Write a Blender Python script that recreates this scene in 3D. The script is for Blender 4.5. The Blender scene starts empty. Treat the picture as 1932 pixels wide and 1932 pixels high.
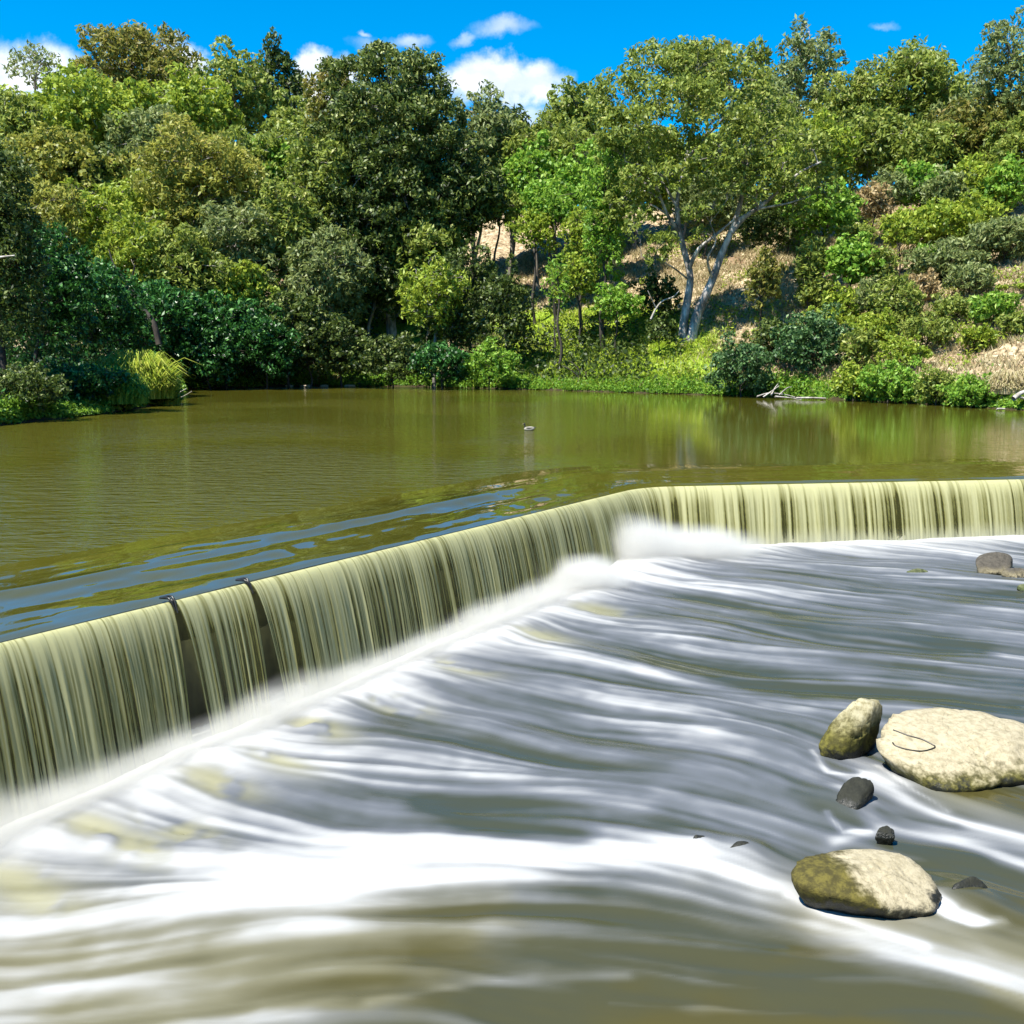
import bpy, bmesh, math
import numpy as np
from mathutils import Vector
from mathutils.bvhtree import BVHTree

sc = bpy.context.scene
COL = sc.collection
rng = np.random.default_rng(7)

# ------------------------------------------------------------------ camera
CAMZ = 4.0
F = 1932.0
PITCH = math.atan((966 - 650) / F)
cam_d = bpy.data.cameras.new("camera")
cam = bpy.data.objects.new("camera", cam_d)
COL.objects.link(cam)
cam.location = (0, 0, CAMZ)
cam.rotation_euler = (math.radians(90) - PITCH, 0, 0)
cam_d.sensor_width = 36
cam_d.lens = 36
cam_d.clip_start = 0.1
cam_d.clip_end = 3000
sc.camera = cam


def ray(u, v):
    a, b = (u - 966) / F, -(v - 966) / F
    cp, sp = math.cos(PITCH), math.sin(PITCH)
    return np.array([a, cp + b * sp, -sp + b * cp])


def at(u, v, z=0.0):
    r = ray(u, v)
    t = (z - CAMZ) / r[2]
    return np.array([0, 0, CAMZ]) + t * r


def at_y(u, v, Y):
    r = ray(u, v)
    return np.array([0, 0, CAMZ]) + r * (Y / r[1])


# ------------------------------------------------------------------ light
SUN_EL, SUN_AZ = math.radians(60), math.radians(-130)      # azimuth clockwise from +Y
sun_d = bpy.data.lights.new("sun", 'SUN')
sun = bpy.data.objects.new("sun", sun_d)
COL.objects.link(sun)
sun_d.energy = 5.0
sun_d.angle = math.radians(0.5)
sun_d.color = (1.0, 0.95, 0.86)
sv = Vector((math.sin(SUN_AZ) * math.cos(SUN_EL), math.cos(SUN_AZ) * math.cos(SUN_EL), math.sin(SUN_EL)))
sun.rotation_euler = sv.to_track_quat('Z', 'Y').to_euler()
sun.location = sv * 300

sc.view_settings.view_transform = 'Standard'
sc.view_settings.look = 'None'
sc.view_settings.exposure = 1.25
sc.view_settings.gamma = 1
sc.view_settings.use_curve_mapping = False
sc.cycles.use_denoising = True
sc.cycles.max_bounces = 8
sc.cycles.diffuse_bounces = 3
sc.cycles.glossy_bounces = 3
sc.cycles.transmission_bounces = 3
sc.cycles.volume_bounces = 3
sc.cycles.transparent_max_bounces = 12
sc.cycles.sample_clamp_indirect = 6
sc.cycles.volume_step_rate = 2.0


class NT:
    """small node helper"""
    def __init__(self, tree):
        self.t = tree
        self.n = tree.nodes
        self.l = tree.links

    def add(self, typ, **kw):
        nd = self.n.new(typ)
        for k, v in kw.items():
            if k == 'inp':
                for kk, vv in v.items():
                    if hasattr(vv, 'is_output'):
                        self.l.new(vv, nd.inputs[kk])
                    else:
                        nd.inputs[kk].default_value = vv
            else:
                setattr(nd, k, v)
        return nd

    def math(self, op, a, b=0.0, c=None, clamp=False):
        nd = self.n.new('ShaderNodeMath')
        nd.operation = op
        nd.use_clamp = clamp
        for i, x in enumerate((a, b, c)):
            if x is None:
                continue
            if hasattr(x, 'is_output'):
                self.l.new(x, nd.inputs[i])
            else:
                nd.inputs[i].default_value = x
        return nd.outputs[0]

    def mixc(self, fac, a, b):
        nd = self.n.new('ShaderNodeMix')
        nd.data_type = 'RGBA'
        for i, x in ((0, fac), (6, a), (7, b)):
            if hasattr(x, 'is_output'):
                self.l.new(x, nd.inputs[i])
            else:
                nd.inputs[i].default_value = x if i == 0 else (*x, 1)
        return nd.outputs[2]

    def ramp(self, fac, stops, interp='LINEAR'):
        nd = self.n.new('ShaderNodeValToRGB')
        cr = nd.color_ramp
        cr.interpolation = interp
        while len(cr.elements) > 1:
            cr.elements.remove(cr.elements[-1])
        for i, (p, c) in enumerate(stops):
            e = cr.elements[0] if i == 0 else cr.elements.new(p)
            e.position = p
            e.color = (*c, 1) if len(c) == 3 else c
        self.l.new(fac, nd.inputs[0])
        return nd.outputs[0]

    def sstep(self, x, a, b, lo=0.0, hi=1.0):
        nd = self.n.new('ShaderNodeMapRange')
        nd.interpolation_type = 'SMOOTHSTEP'
        self.l.new(x, nd.inputs[0])
        nd.inputs[1].default_value = a
        nd.inputs[2].default_value = b
        nd.inputs[3].default_value = lo
        nd.inputs[4].default_value = hi
        return nd.outputs[0]

    def noise(self, vec, scale, detail=4, rough=0.5, dist=0.0):
        nd = self.n.new('ShaderNodeTexNoise')
        nd.inputs['Scale'].default_value = scale
        nd.inputs['Detail'].default_value = detail
        nd.inputs['Roughness'].default_value = rough
        nd.inputs['Distortion'].default_value = dist
        if vec is not None:
            self.l.new(vec, nd.inputs['Vector'])
        return nd.outputs['Fac']

    def mapping(self, vec, scale=(1, 1, 1), rot=(0, 0, 0), loc=(0, 0, 0)):
        nd = self.n.new('ShaderNodeMapping')
        nd.inputs['Scale'].default_value = scale
        nd.inputs['Rotation'].default_value = rot
        nd.inputs['Location'].default_value = loc
        self.l.new(vec, nd.inputs['Vector'])
        return nd.outputs[0]


# ------------------------------------------------------------------ sky (world)
world = bpy.data.worlds.new("World")
sc.world = world
world.use_nodes = True
w = NT(world.node_tree)
w.n.clear()
sky = w.add('ShaderNodeTexSky')
sky.sky_type = 'NISHITA'
sky.sun_disc = False
sky.sun_elevation = SUN_EL
sky.sun_rotation = SUN_AZ
sky.altitude = 50
sky.air_density = 1.0
sky.dust_density = 0.3
sky.ozone_density = 3.0
hs = w.add('ShaderNodeHueSaturation', inp={'Color': sky.outputs[0], 'Hue': 0.492, 'Saturation': 1.75, 'Value': 1.0})
tint = w.add('ShaderNodeMix', data_type='RGBA', blend_type='MULTIPLY')
tint.inputs[0].default_value = 1.0
w.l.new(hs.outputs[0], tint.inputs[6])
tint.inputs[7].default_value = (0.45, 1.0, 1.08, 1)
tc = w.add('ShaderNodeTexCoord')
sep = w.add('ShaderNodeSeparateXYZ', inp={0: tc.outputs['Generated']})
ysafe = w.math('MAXIMUM', sep.outputs[1], 0.02)
gx = w.math('DIVIDE', sep.outputs[0], ysafe)
gz = w.math('DIVIDE', sep.outputs[2], ysafe)
front = w.sstep(sep.outputs[1], 0.05, 0.15)
gv = w.add('ShaderNodeCombineXYZ', inp={0: gx, 1: gz})
n1 = w.add('ShaderNodeTexNoise', inp={'Vector': gv.outputs[0], 'Scale': 14.0, 'Detail': 6.0, 'Roughness': 0.6})
n2 = w.add('ShaderNodeTexNoise', inp={'Vector': gv.outputs[0], 'Scale': 60.0, 'Detail': 4.0, 'Roughness': 0.6})
nsep = w.add('ShaderNodeSeparateColor', inp={0: n1.outputs['Color']})
wx = w.math('MULTIPLY_ADD', w.math('SUBTRACT', nsep.outputs[0], 0.5), 0.055, gx)
wz = w.math('MULTIPLY_ADD', w.math('SUBTRACT', nsep.outputs[1], 0.5), 0.055, gz)
# (u, v, ru, rv, strength, softness)
CLOUDS = [(20, 140, 120, 56, .9, .6), (100, 112, 56, 34, .8, .7), (345, 140, 62, 74, 1.0, .3), (592, 155, 46, 56, 1.0, .35),
          (640, 150, 50, 40, .9, .5), (912, 142, 92, 34, 1.0, .55), (992, 162, 76, 34, .95, .65), (950, 62, 48, 18, .6, .95),
          (780, 70, 34, 13, .55, .95), (715, 82, 46, 18, .45, .95), (882, 77, 22, 10, .45, .9), (686, 58, 13, 7, .5, .9),
          (1670, 53, 24, 8, .3, .95), (990, 215, 70, 28, .6, .9)]
tot = None
for (u, v, ru, rv, st, soft) in CLOUDS:
    r = ray(u, v)
    cx, cz = r[0] / r[1], r[2] / r[1]
    a = w.math('DIVIDE', w.math('SUBTRACT', wx, cx), ru / F)
    b = w.math('DIVIDE', w.math('SUBTRACT', wz, cz), rv / F)
    d2 = w.math('SQRT', w.math('ADD', w.math('MULTIPLY', a, a), w.math('MULTIPLY', b, b)))
    d2 = w.math('MULTIPLY_ADD', w.math('SUBTRACT', n2.outputs['Fac'], 0.5), 0.5, d2)
    m = w.sstep(d2, 1.0 - soft, 1.0 + soft * 0.35, st, 0.0)
    tot = m if tot is None else w.math('MAXIMUM', tot, m)
tot = w.math('MULTIPLY', tot, front)
n3 = w.noise(w.mapping(gv.outputs[0], (1, 1.6, 1), loc=(3.1, .7, 0)), 20, 5, .55)
cl_col = w.mixc(w.sstep(n3, 0.38, 0.66), (4.6, 5.2, 6.0), (7.0, 7.1, 7.1))
skycol = w.mixc(tot, tint.outputs[2], cl_col)
bg = w.add('ShaderNodeBackground', inp={'Color': skycol, 'Strength': 0.082})
wo = w.add('ShaderNodeOutputWorld')
w.l.new(bg.outputs[0], wo.inputs[0])


# ------------------------------------------------------------------ generic helpers
def hash3(ix, iy, iz):
    h = (ix.astype(np.int64) * 374761393 + iy.astype(np.int64) * 668265263 + iz.astype(np.int64) * 2147483647) & 0xFFFFFFFF
    h = ((h ^ (h >> 13)) * 1274126177) & 0xFFFFFFFF
    h = ((h ^ (h >> 16)) * 2246822519) & 0xFFFFFFFF
    return ((h ^ (h >> 15)) & 0xFFFFFF) / float(0xFFFFFF)


def vnoise(x, y=None, z=None):
    x = np.asarray(x, float)
    y = np.zeros_like(x) if y is None else np.broadcast_to(np.asarray(y, float), x.shape)
    z = np.zeros_like(x) if z is None else np.broadcast_to(np.asarray(z, float), x.shape)
    ix, iy, iz = np.floor(x), np.floor(y), np.floor(z)
    fx, fy, fz = x - ix, y - iy, z - iz
    fx, fy, fz = [f * f * (3 - 2 * f) for f in (fx, fy, fz)]
    out = 0
    for dx in (0, 1):
        for dy in (0, 1):
            for dz in (0, 1):
                wgt = (fx if dx else 1 - fx) * (fy if dy else 1 - fy) * (fz if dz else 1 - fz)
                out = out + wgt * hash3(ix + dx, iy + dy, iz + dz)
    return out


def fbm(x, y=None, z=None, octv=4, gain=0.5):
    s, a, n = 0, 1, 0
    f = 1.0
    for o in range(octv):
        s = s + a * vnoise(np.asarray(x) * f + 17.3 * o, None if y is None else np.asarray(y) * f + 5.1 * o,
                           None if z is None else np.asarray(z) * f + 9.7 * o)
        n += a
        a *= gain
        f *= 2.03
    return s / n


def sm(x, a, b):
    t = np.clip((x - a) / (b - a), 0, 1)
    return t * t * (3 - 2 * t)


def np_mesh(name, V, faces, attrs=None, smooth=False):
    """faces: (M,k) int array, or list of such arrays"""
    if not isinstance(faces, list):
        faces = [faces]
    me = bpy.data.meshes.new(name)
    V = np.ascontiguousarray(V, dtype=np.float32)
    me.vertices.add(len(V))
    me.vertices.foreach_set('co', V.ravel())
    loops = np.concatenate([f.ravel() for f in faces]).astype(np.int32)
    tot = np.concatenate([np.full(len(f), f.shape[1], dtype=np.int32) for f in faces])
    start = np.concatenate([[0], np.cumsum(tot)[:-1]]).astype(np.int32)
    me.loops.add(len(loops))
    me.loops.foreach_set('vertex_index', loops)
    me.polygons.add(len(tot))
    me.polygons.foreach_set('loop_start', start)
    me.polygons.foreach_set('loop_total', tot)
    if smooth:
        me.polygons.foreach_set('use_smooth', np.ones(len(tot), dtype=bool))
    me.update(calc_edges=True)
    for k, a in (attrs or {}).items():
        at_ = me.attributes.new(k, 'FLOAT', 'POINT')
        at_.data.foreach_set('value', np.ascontiguousarray(a, dtype=np.float32).ravel())
    return me


def link(name, me, mat=None, parent=None, kind=None):
    o = bpy.data.objects.new(name, me)
    COL.objects.link(o)
    if mat is not None and me is not None:
        me.materials.append(mat)
    if parent is not None:
        o.parent = parent
    if kind:
        o['kind'] = kind
    return o


def tag(o, label, cat, group=None):
    o['label'] = label
    o['category'] = cat
    if group:
        o['group'] = group
    return o


def empty(name, loc, label, cat, group=None):
    o = bpy.data.objects.new(name, None)
    o.empty_display_size = 0.3
    COL.objects.link(o)
    o.location = loc
    return tag(o, label, cat, group)


def newmat(name):
    m = bpy.data.materials.new(name)
    m.use_nodes = True
    t = NT(m.node_tree)
    t.n.clear()
    out = t.add('ShaderNodeOutputMaterial')
    return m, t, out


def tube(pts, rad, sides=6):
    pts = np.asarray(pts, float)
    rad = np.broadcast_to(np.asarray(rad, float), (len(pts),))
    tan = np.gradient(pts, axis=0)
    tan /= np.linalg.norm(tan, axis=1)[:, None] + 1e-9
    ref = np.array([0.31, 0.89, 0.33])
    a = np.cross(tan, ref)
    a /= np.linalg.norm(a, axis=1)[:, None] + 1e-9
    b = np.cross(tan, a)
    th = np.arange(sides) * 2 * math.pi / sides
    V = pts[:, None, :] + rad[:, None, None] * (np.cos(th)[None, :, None] * a[:, None, :] + np.sin(th)[None, :, None] * b[:, None, :])
    n = len(pts)
    i, j = np.meshgrid(np.arange(n - 1), np.arange(sides), indexing='ij')
    j2 = (j + 1) % sides
    Fq = np.stack([i * sides + j, i * sides + j2, (i + 1) * sides + j2, (i + 1) * sides + j], -1).reshape(-1, 4)
    return V.reshape(-1, 3), Fq


def curve_pts(pts, n=10):
    """Catmull-Rom through points"""
    P = np.asarray(pts, float)
    P = np.vstack([2 * P[0] - P[1], P, 2 * P[-1] - P[-2]])
    out = []
    for k in range(1, len(P) - 2):
        t = np.linspace(0, 1, n, endpoint=False)[:, None]
        p0, p1, p2, p3 = P[k - 1], P[k], P[k + 1], P[k + 2]
        out.append(0.5 * ((2 * p1) + (-p0 + p2) * t + (2 * p0 - 5 * p1 + 4 * p2 - p3) * t ** 2 + (-p0 + 3 * p1 - 3 * p2 + p3) * t ** 3))
    out.append(P[-2][None])
    return np.vstack(out)


def tubes_mesh(name, lst, sides=6):
    Vs, Fs, off = [], [], 0
    for pts, rad in lst:
        v, f = tube(pts, rad, sides)
        Vs.append(v)
        Fs.append(f + off)
        off += len(v)
    return np_mesh(name, np.vstack(Vs), np.vstack(Fs), smooth=True)


# ------------------------------------------------------------------ terrain
def xy(u, v):
    p = at(u, v, 0)
    return (p[0], p[1])


SHORE = np.array([(-62, -30), (-42, 8), (-30, 38), xy(-30, 806), xy(70, 795), xy(180, 783), xy(275, 768), xy(338, 752), xy(352, 733),
                  xy(600, 728), xy(800, 730), xy(1000, 735), xy(1200, 741), xy(1500, 750), xy(1700, 760), xy(1932, 774), (37, 50), (42, 36), (43, 10), (46, -30)])


def shore_dist(x, y):
    x = np.asarray(x, float)
    y = np.asarray(y, float)
    best = np.full(x.shape, 1e9)
    inside = np.zeros(x.shape, bool)
    n = len(SHORE)
    for i in range(n):
        a, b = SHORE[i], SHORE[(i + 1) % n]
        if i < n - 1:
            ab = b - a
            t = np.clip(((x - a[0]) * ab[0] + (y - a[1]) * ab[1]) / (ab @ ab), 0, 1)
            best = np.minimum(best, np.hypot(x - a[0] - t * ab[0], y - a[1] - t * ab[1]))
        c = ((a[1] > y) != (b[1] > y)) & (x < (b[0] - a[0]) * (y - a[1]) / (b[1] - a[1] + 1e-12) + a[0])
        inside ^= c
    return np.where(inside, -best, best)


def ground_h(x, y):
    x = np.asarray(x, float)
    y = np.asarray(y, float)
    d = shore_dist(x, y)
    left = sm(-x, 12, 34) * sm(-y, -100, -70)
    hp = np.interp(d, [-12, -4, -0.6, 0, 0.6, 3, 9, 20, 45, 60, 120, 400], [-4.5, -3.0, -0.5, 0.05, 0.7, 1.7, 4.0, 9.2, 20.5, 23.5, 26, 28])
    hl = np.interp(d, [-12, -4, -0.6, 0, 0.6, 3, 9, 45, 120, 400], [-4.5, -3.0, -0.5, 0.05, 0.4, 0.8, 1.6, 6, 16, 22])
    n = (fbm(x * 0.11 + 3, y * 0.11, octv=4) - 0.5) * 2.0 * sm(d, 1, 14) + (fbm(x * 0.5, y * 0.5 + 8, octv=3) - 0.5) * 1.5 * sm(d, 1, 5)
    return hp * (1 - left) + hl * left + n


def ground_hit(u, v):
    r = ray(u, v)
    Y = np.arange(40, 260, 0.25)
    P = np.array([0, 0, CAMZ])[None] + (Y / r[1])[:, None] * r[None]
    below = P[:, 2] <= ground_h(P[:, 0], P[:, 1])
    k = int(np.argmax(below)) if below.any() else len(Y) - 1
    return P[k]


gxs = np.concatenate([np.arange(-420, -60, 15), np.arange(-60, 60, 0.6), np.arange(60, 421, 15)])
gys = np.concatenate([np.arange(-80, 40, 6), np.arange(40, 150, 0.6), np.arange(150, 200, 4), np.arange(200, 1000, 25)])
GX, GY = np.meshgrid(gxs, gys, indexing='xy')
GZ = ground_h(GX.ravel(), GY.ravel()).reshape(GX.shape)
DS = shore_dist(GX.ravel(), GY.ravel())


def grid_faces(nx, ny):
    i, j = np.meshgrid(np.arange(nx - 1), np.arange(ny - 1), indexing='xy')
    a = j * nx + i
    return np.stack([a, a + 1, a + nx + 1, a + nx], -1).reshape(-1, 4)


def lush(x, y, d):
    """how green the grass is (0 dry, 1 fresh)"""
    g = sm(-(d + 5 * (fbm(x * .15, y * .15 + 40) - .5)), -20, -13) * sm(-x, -22, -14) * sm(x, -6, 1)
    g = np.maximum(g, 0.75 * sm(-x, 4, 10) * sm(x, -24, -18))
    g = np.maximum(g, sm(-d, -3.0, -1.2) * .8)
    return np.clip(g, 0, 1)


m_ground, t, out = newmat('hillside_soil')
tcn = t.add('ShaderNodeTexCoord')
pos = tcn.outputs['Object']
na = t.noise(pos, 0.35, 6, .6)
nb = t.noise(pos, 2.2, 5, .65)
nc = t.noise(pos, 6.0, 4, .6)
dry = t.ramp(nb, [(.30, (.055, .038, .022)), (.43, (.19, .14, .08)), (.54, (.38, .30, .185)), (.70, (.58, .50, .35))])
soil = t.mixc(t.sstep(na, .5, .68), dry, (.22, .145, .09))
green = t.ramp(nc, [(.3, (.06, .12, .012)), (.55, (.22, .32, .03)), (.75, (.40, .44, .08))])
lat = t.add('ShaderNodeAttribute', attribute_name='lush').outputs['Fac']
gf = t.sstep(t.math('ADD', lat, t.math('MULTIPLY', t.math('SUBTRACT', na, .5), .8)), .3, .65)
colr = t.mixc(gf, soil, green)
colr = t.mixc(t.add('ShaderNodeAttribute', attribute_name='mud_shade').outputs['Fac'], colr, (.035, .026, .016))  # muddy waterline, with the shade of the undercut bank painted in
bmp = t.add('ShaderNodeBump', inp={'Strength': .9, 'Distance': .25, 'Height': nb})
bs = t.add('ShaderNodeBsdfPrincipled', inp={'Base Color': colr, 'Roughness': .95, 'Normal': bmp.outputs[0], 'Specular IOR Level': .1})
t.l.new(bs.outputs[0], out.inputs[0])
gme = np_mesh('ground', np.stack([GX.ravel(), GY.ravel(), GZ.ravel()], -1), grid_faces(len(gxs), len(gys)),
              {'lush': lush(GX.ravel(), GY.ravel(), DS), 'mud_shade': 1 - sm(DS, .2, .9)}, smooth=True)
ground = link('ground', gme, m_ground, kind='structure')

# ------------------------------------------------------------------ weir path
C0 = at(1210, 908, 0)[:2]
L0 = at(0, 1190, 0)[:2]
R0 = at(1932, 894, 0)[:2]
u1 = (L0 - C0) / np.linalg.norm(L0 - C0)
u2 = (R0 - C0) / np.linalg.norm(R0 - C0)
nL = np.array([-u1[1], u1[0]])
nR = np.array([u2[1], -u2[0]])
if nL[1] > 0:
    nL = -nL
FIL = 1.1
LL = np.linalg.norm(L0 - C0) + 9.0
RL = 42.0
pa = [C0 + u1 * s for s in np.linspace(LL, FIL, 600)]
tt = np.linspace(0, 1, 60)[1:-1, None]
A, B = C0 + u1 * FIL, C0 + u2 * FIL
pb = list((1 - tt) ** 2 * A + 2 * tt * (1 - tt) * C0 + tt ** 2 * B)
pc = [C0 + u2 * s for s in np.linspace(FIL, RL, 700)]
PATH = np.array(pa + pb + pc)
SEG = np.concatenate([[0], np.cumsum(np.linalg.norm(np.diff(PATH, axis=0), axis=1))])
TAN = np.gradient(PATH, axis=0)
TAN /= np.linalg.norm(TAN, axis=1)[:, None]
NOR = np.stack([TAN[:, 1], -TAN[:, 0]], -1)          # downstream side
STOT = SEG[-1]


def path_at(s):
    p = np.stack([np.interp(s, SEG, PATH[:, k]) for k in (0, 1)], -1)
    n = np.stack([np.interp(s, SEG, NOR[:, k]) for k in (0, 1)], -1)
    n /= np.linalg.norm(n, axis=-1, keepdims=True)
    return p, n


def s_of(p):
    return SEG[np.argmin(np.hypot(PATH[:, 0] - p[0], PATH[:, 1] - p[1]))]


S_CORNER = s_of(C0)


def tail_z(y):
    return -1.9 - 0.04 * (30 - np.clip(y, -10, 34))


# ------------------------------------------------------------------ water of the pool above the weir
def water_mat(name, deep, rough, bump_nodes, coat=0.0):
    m, t, out = newmat(name)
    geo = t.add('ShaderNodeNewGeometry')
    nrm = bump_nodes(t, geo.outputs['Position'])
    bs = t.add('ShaderNodeBsdfPrincipled', inp={'Base Color': (*deep, 1), 'Roughness': rough, 'IOR': 1.33, 'Normal': nrm, 'Coat Weight': t.add('ShaderNodeAttribute', attribute_name='lip').outputs['Fac'] if coat else 0.0, 'Coat Roughness': .04, 'Coat IOR': 1.6, 'Coat Normal': nrm})
    t.l.new(bs.outputs[0], out.inputs[0])
    return m


def pool_bump(t, p):
    a = t.noise(t.mapping(p, (0.9, 2.6, 1), rot=(0, 0, math.radians(-8))), 1.0, 3, .55)
    b = t.noise(t.mapping(p, (2.2, 7.0, 1), rot=(0, 0, math.radians(6))), 1.0, 2, .5)
    calm = t.sstep(t.noise(p, .055, 2, .5), .42, .6, .25, 1.0)
    sep = t.add('ShaderNodeSeparateXYZ', inp={0: p})
    calm = t.math('MULTIPLY', calm, t.sstep(sep.outputs[0], -2.0, 7.0, 1.0, .10))
    vd = t.add('ShaderNodeVectorMath', operation='DISTANCE', inp={0: t.mapping(p, (1, .7, 1)), 1: (-10.0, 23.0, 0)}).outputs['Value']
    calm = t.math('ADD', calm, t.sstep(vd, 1.5, 8.0, 1.6, 0.0))
    h = t.math('MULTIPLY', t.math('ADD', t.math('MULTIPLY', a, .6), t.math('MULTIPLY', b, .25)), calm)
    return t.add('ShaderNodeBump', inp={'Strength': .8, 'Distance': .24, 'Height': h}).outputs[0]


m_pool = water_mat('murky_pool', (.062, .060, .007), .06, pool_bump)
NS = 900
ss = np.concatenate([np.linspace(0, S_CORNER - 4, 420), np.linspace(S_CORNER - 4, S_CORNER + 4, 140)[1:], np.linspace(S_CORNER + 4, STOT, 340)[1:]])
DW = 4.2
dd = np.concatenate([[0], np.linspace(0.04, DW, 72)])
PP, NN = path_at(ss)
S2, D2 = np.meshgrid(ss, dd, indexing='ij')
sharp = sm(-(S2 - S_CORNER), -1, 8)                       # stronger on the left arm


def strip_z(S, D):
    base = -0.13 * (1 - sm(D, 0.0, 3.3)) - 0.05 * (1 - sm(D, 0, .5))
    sharpL = sm(-(S - S_CORNER), -1, 8)
    wig = (fbm(S * .5, D * .6, octv=3) - .5) * 1.5
    edge = 2.4 + 0.35 * (vnoise(S * .25 + 4) - .5) + 0.12 * (vnoise(S * 1.1) - .5)
    st = -0.075 * (1 - sm(D, edge - .42, edge))                      # hydraulic step where the flow speeds up
    roll = 0.075 * (fbm(S * .22 + 50, D * .2, octv=2) - .25) * np.sin((D + .9 * wig) * 5.2 + S * .35) * sm(D, .25, .9) * (1 - sm(D, 2.3, 2.9))
    fine = 0.03 * (fbm(S * .55 + D * .4, D * 3.2, octv=3) - .5) * (1 - sm(D, 3.2, 4.0))
    return base + sharpL * (st + roll * .85 + wig * .05 * (1 - sm(D, 3, 4))) + fine * (.35 + .65 * sharpL)


ZZ = strip_z(S2, D2) * (1 - sm(D2, 3.6, DW))
VX = PP[:, None, :] - NN[:, None, :] * D2[..., None]
ns, nd = S2.shape
a_ = (np.arange(ns - 1)[:, None] * nd + np.arange(nd - 1)[None]).reshape(-1)
strip_faces = np.stack([a_, a_ + nd, a_ + nd + 1, a_ + 1], -1)
Vst = np.concatenate([VX, ZZ[..., None]], -1).reshape(-1, 3)


def lip_bump(t, p):
    a = t.noise(t.mapping(p, (3.5, .8, 1), rot=(0, 0, math.radians(35))), 1.0, 2, .5)
    return t.add('ShaderNodeBump', inp={'Strength': .12, 'Distance': .05, 'Height': a}).outputs[0]


m_lip = water_mat('fast_glassy_water', (.058, .055, .007), .05, lip_bump, coat=1.0)
outer = (PP - NN * DW)
poly = [(p[0], p[1], 0) for p in outer] + [(85, outer[-1][1] + 2, 0), (85, 150, 0), (-85, 150, 0), (-85, outer[0][1] - 25, 0), (outer[0][0] - 5, outer[0][1] - 25, 0)]
bm = bmesh.new()
f = bm.faces.new([bm.verts.new(p) for p in poly])
bmesh.ops.triangulate(bm, faces=[f])
bmesh.ops.recalc_face_normals(bm, faces=bm.faces)
for f in bm.faces:
    if f.normal.z < 0:
        f.normal_flip()
pme = bpy.data.meshes.new('river_water')
bm.to_mesh(pme)
bm.free()
pool = link('river_water', pme, m_pool, kind='structure')
lip_me = np_mesh('lip_water', Vst, strip_faces, {'lip': (sm(S_CORNER + 1.0 - S2, 0, 7) * (1 - sm(D2, 2.7, 4.0))).ravel()}, smooth=True)
lip = link('lip_water', lip_me, m_lip, kind='structure')

# ------------------------------------------------------------------ weir wall
m_conc, t, out = newmat('wet_dark_concrete')
pos = t.add('ShaderNodeTexCoord').outputs['Object']
nz = t.noise(t.mapping(pos, (1, 1, .25)), 5, 6, .65)
colr = t.ramp(nz, [(.3, (.008, .009, .004)), (.6, (.03, .032, .014)), (.8, (.075, .075, .04))])
bs = t.add('ShaderNodeBsdfPrincipled', inp={'Base Color': colr, 'Roughness': .45})
t.l.new(bs.outputs[0], out.inputs[0])
weir = empty('weir', (C0[0], C0[1], -2), 'low bent concrete weir wall hidden behind the curtain of falling water', 'weir')
sw = np.linspace(0, STOT, 260)
Pw, Nw = path_at(sw)


def sweep(prof, name, mat, parent, loc):
    V = []
    for (o, z) in prof:
        V.append(np.concatenate([Pw + Nw * o, np.full((len(Pw), 1), z)], -1))
    V = np.stack(V, 1)
    n, k = V.shape[:2]
    i, j = np.meshgrid(np.arange(n - 1), np.arange(k), indexing='ij')
    j2 = (j + 1) % k
    Fq = np.stack([i * k + j, (i + 1) * k + j, (i + 1) * k + j2, i * k + j2], -1).reshape(-1, 4)
    V = V.reshape(-1, 3) - np.array(loc)
    return link(name, np_mesh(name, V, Fq), mat, parent)


wl = (C0[0], C0[1], -2)
sweep([(-.05, -.20), (-.05, -4.6), (-1.2, -4.6), (-1.2, -.36)], 'wall', m_conc, weir, wl)

# ------------------------------------------------------------------ falling sheets
m_fall, t, out = newmat('falling_water')
den = t.add('ShaderNodeAttribute', attribute_name='dens').outputs['Fac']
aer = t.add('ShaderNodeAttribute', attribute_name='aer').outputs['Fac']
cfall = t.mixc(den, (.18, .175, .03), (.70, .69, .36))
cfall = t.mixc(aer, cfall, (.60, .60, .44))
df = t.add('ShaderNodeBsdfPrincipled', inp={'Base Color': cfall, 'Roughness': .55, 'IOR': 1.33})
tl = t.add('ShaderNodeBsdfTranslucent', inp={'Color': cfall})
mx = t.add('ShaderNodeMixShader', inp={0: .55, 1: df.outputs[0], 2: tl.outputs[0]})
tr = t.add('ShaderNodeBsdfTransparent')
al = t.math('MAXIMUM', t.sstep(den, -.10, .26), t.math('MULTIPLY', aer, .9))
mx2 = t.add('ShaderNodeMixShader', inp={0: al, 1: tr.outputs[0], 2: mx.outputs[0]})
t.l.new(mx2.outputs[0], out.inputs[0])

falls = bpy.data.objects.new('waterfall', None)
COL.objects.link(falls)
falls.location = (C0[0], C0[1], -2)
tag(falls, 'silky pale green curtain of water falling over the bent weir', 'waterfall')
g1, g2 = s_of(at(338, 1119, 0)), s_of(at(474, 1085, 0))


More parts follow.
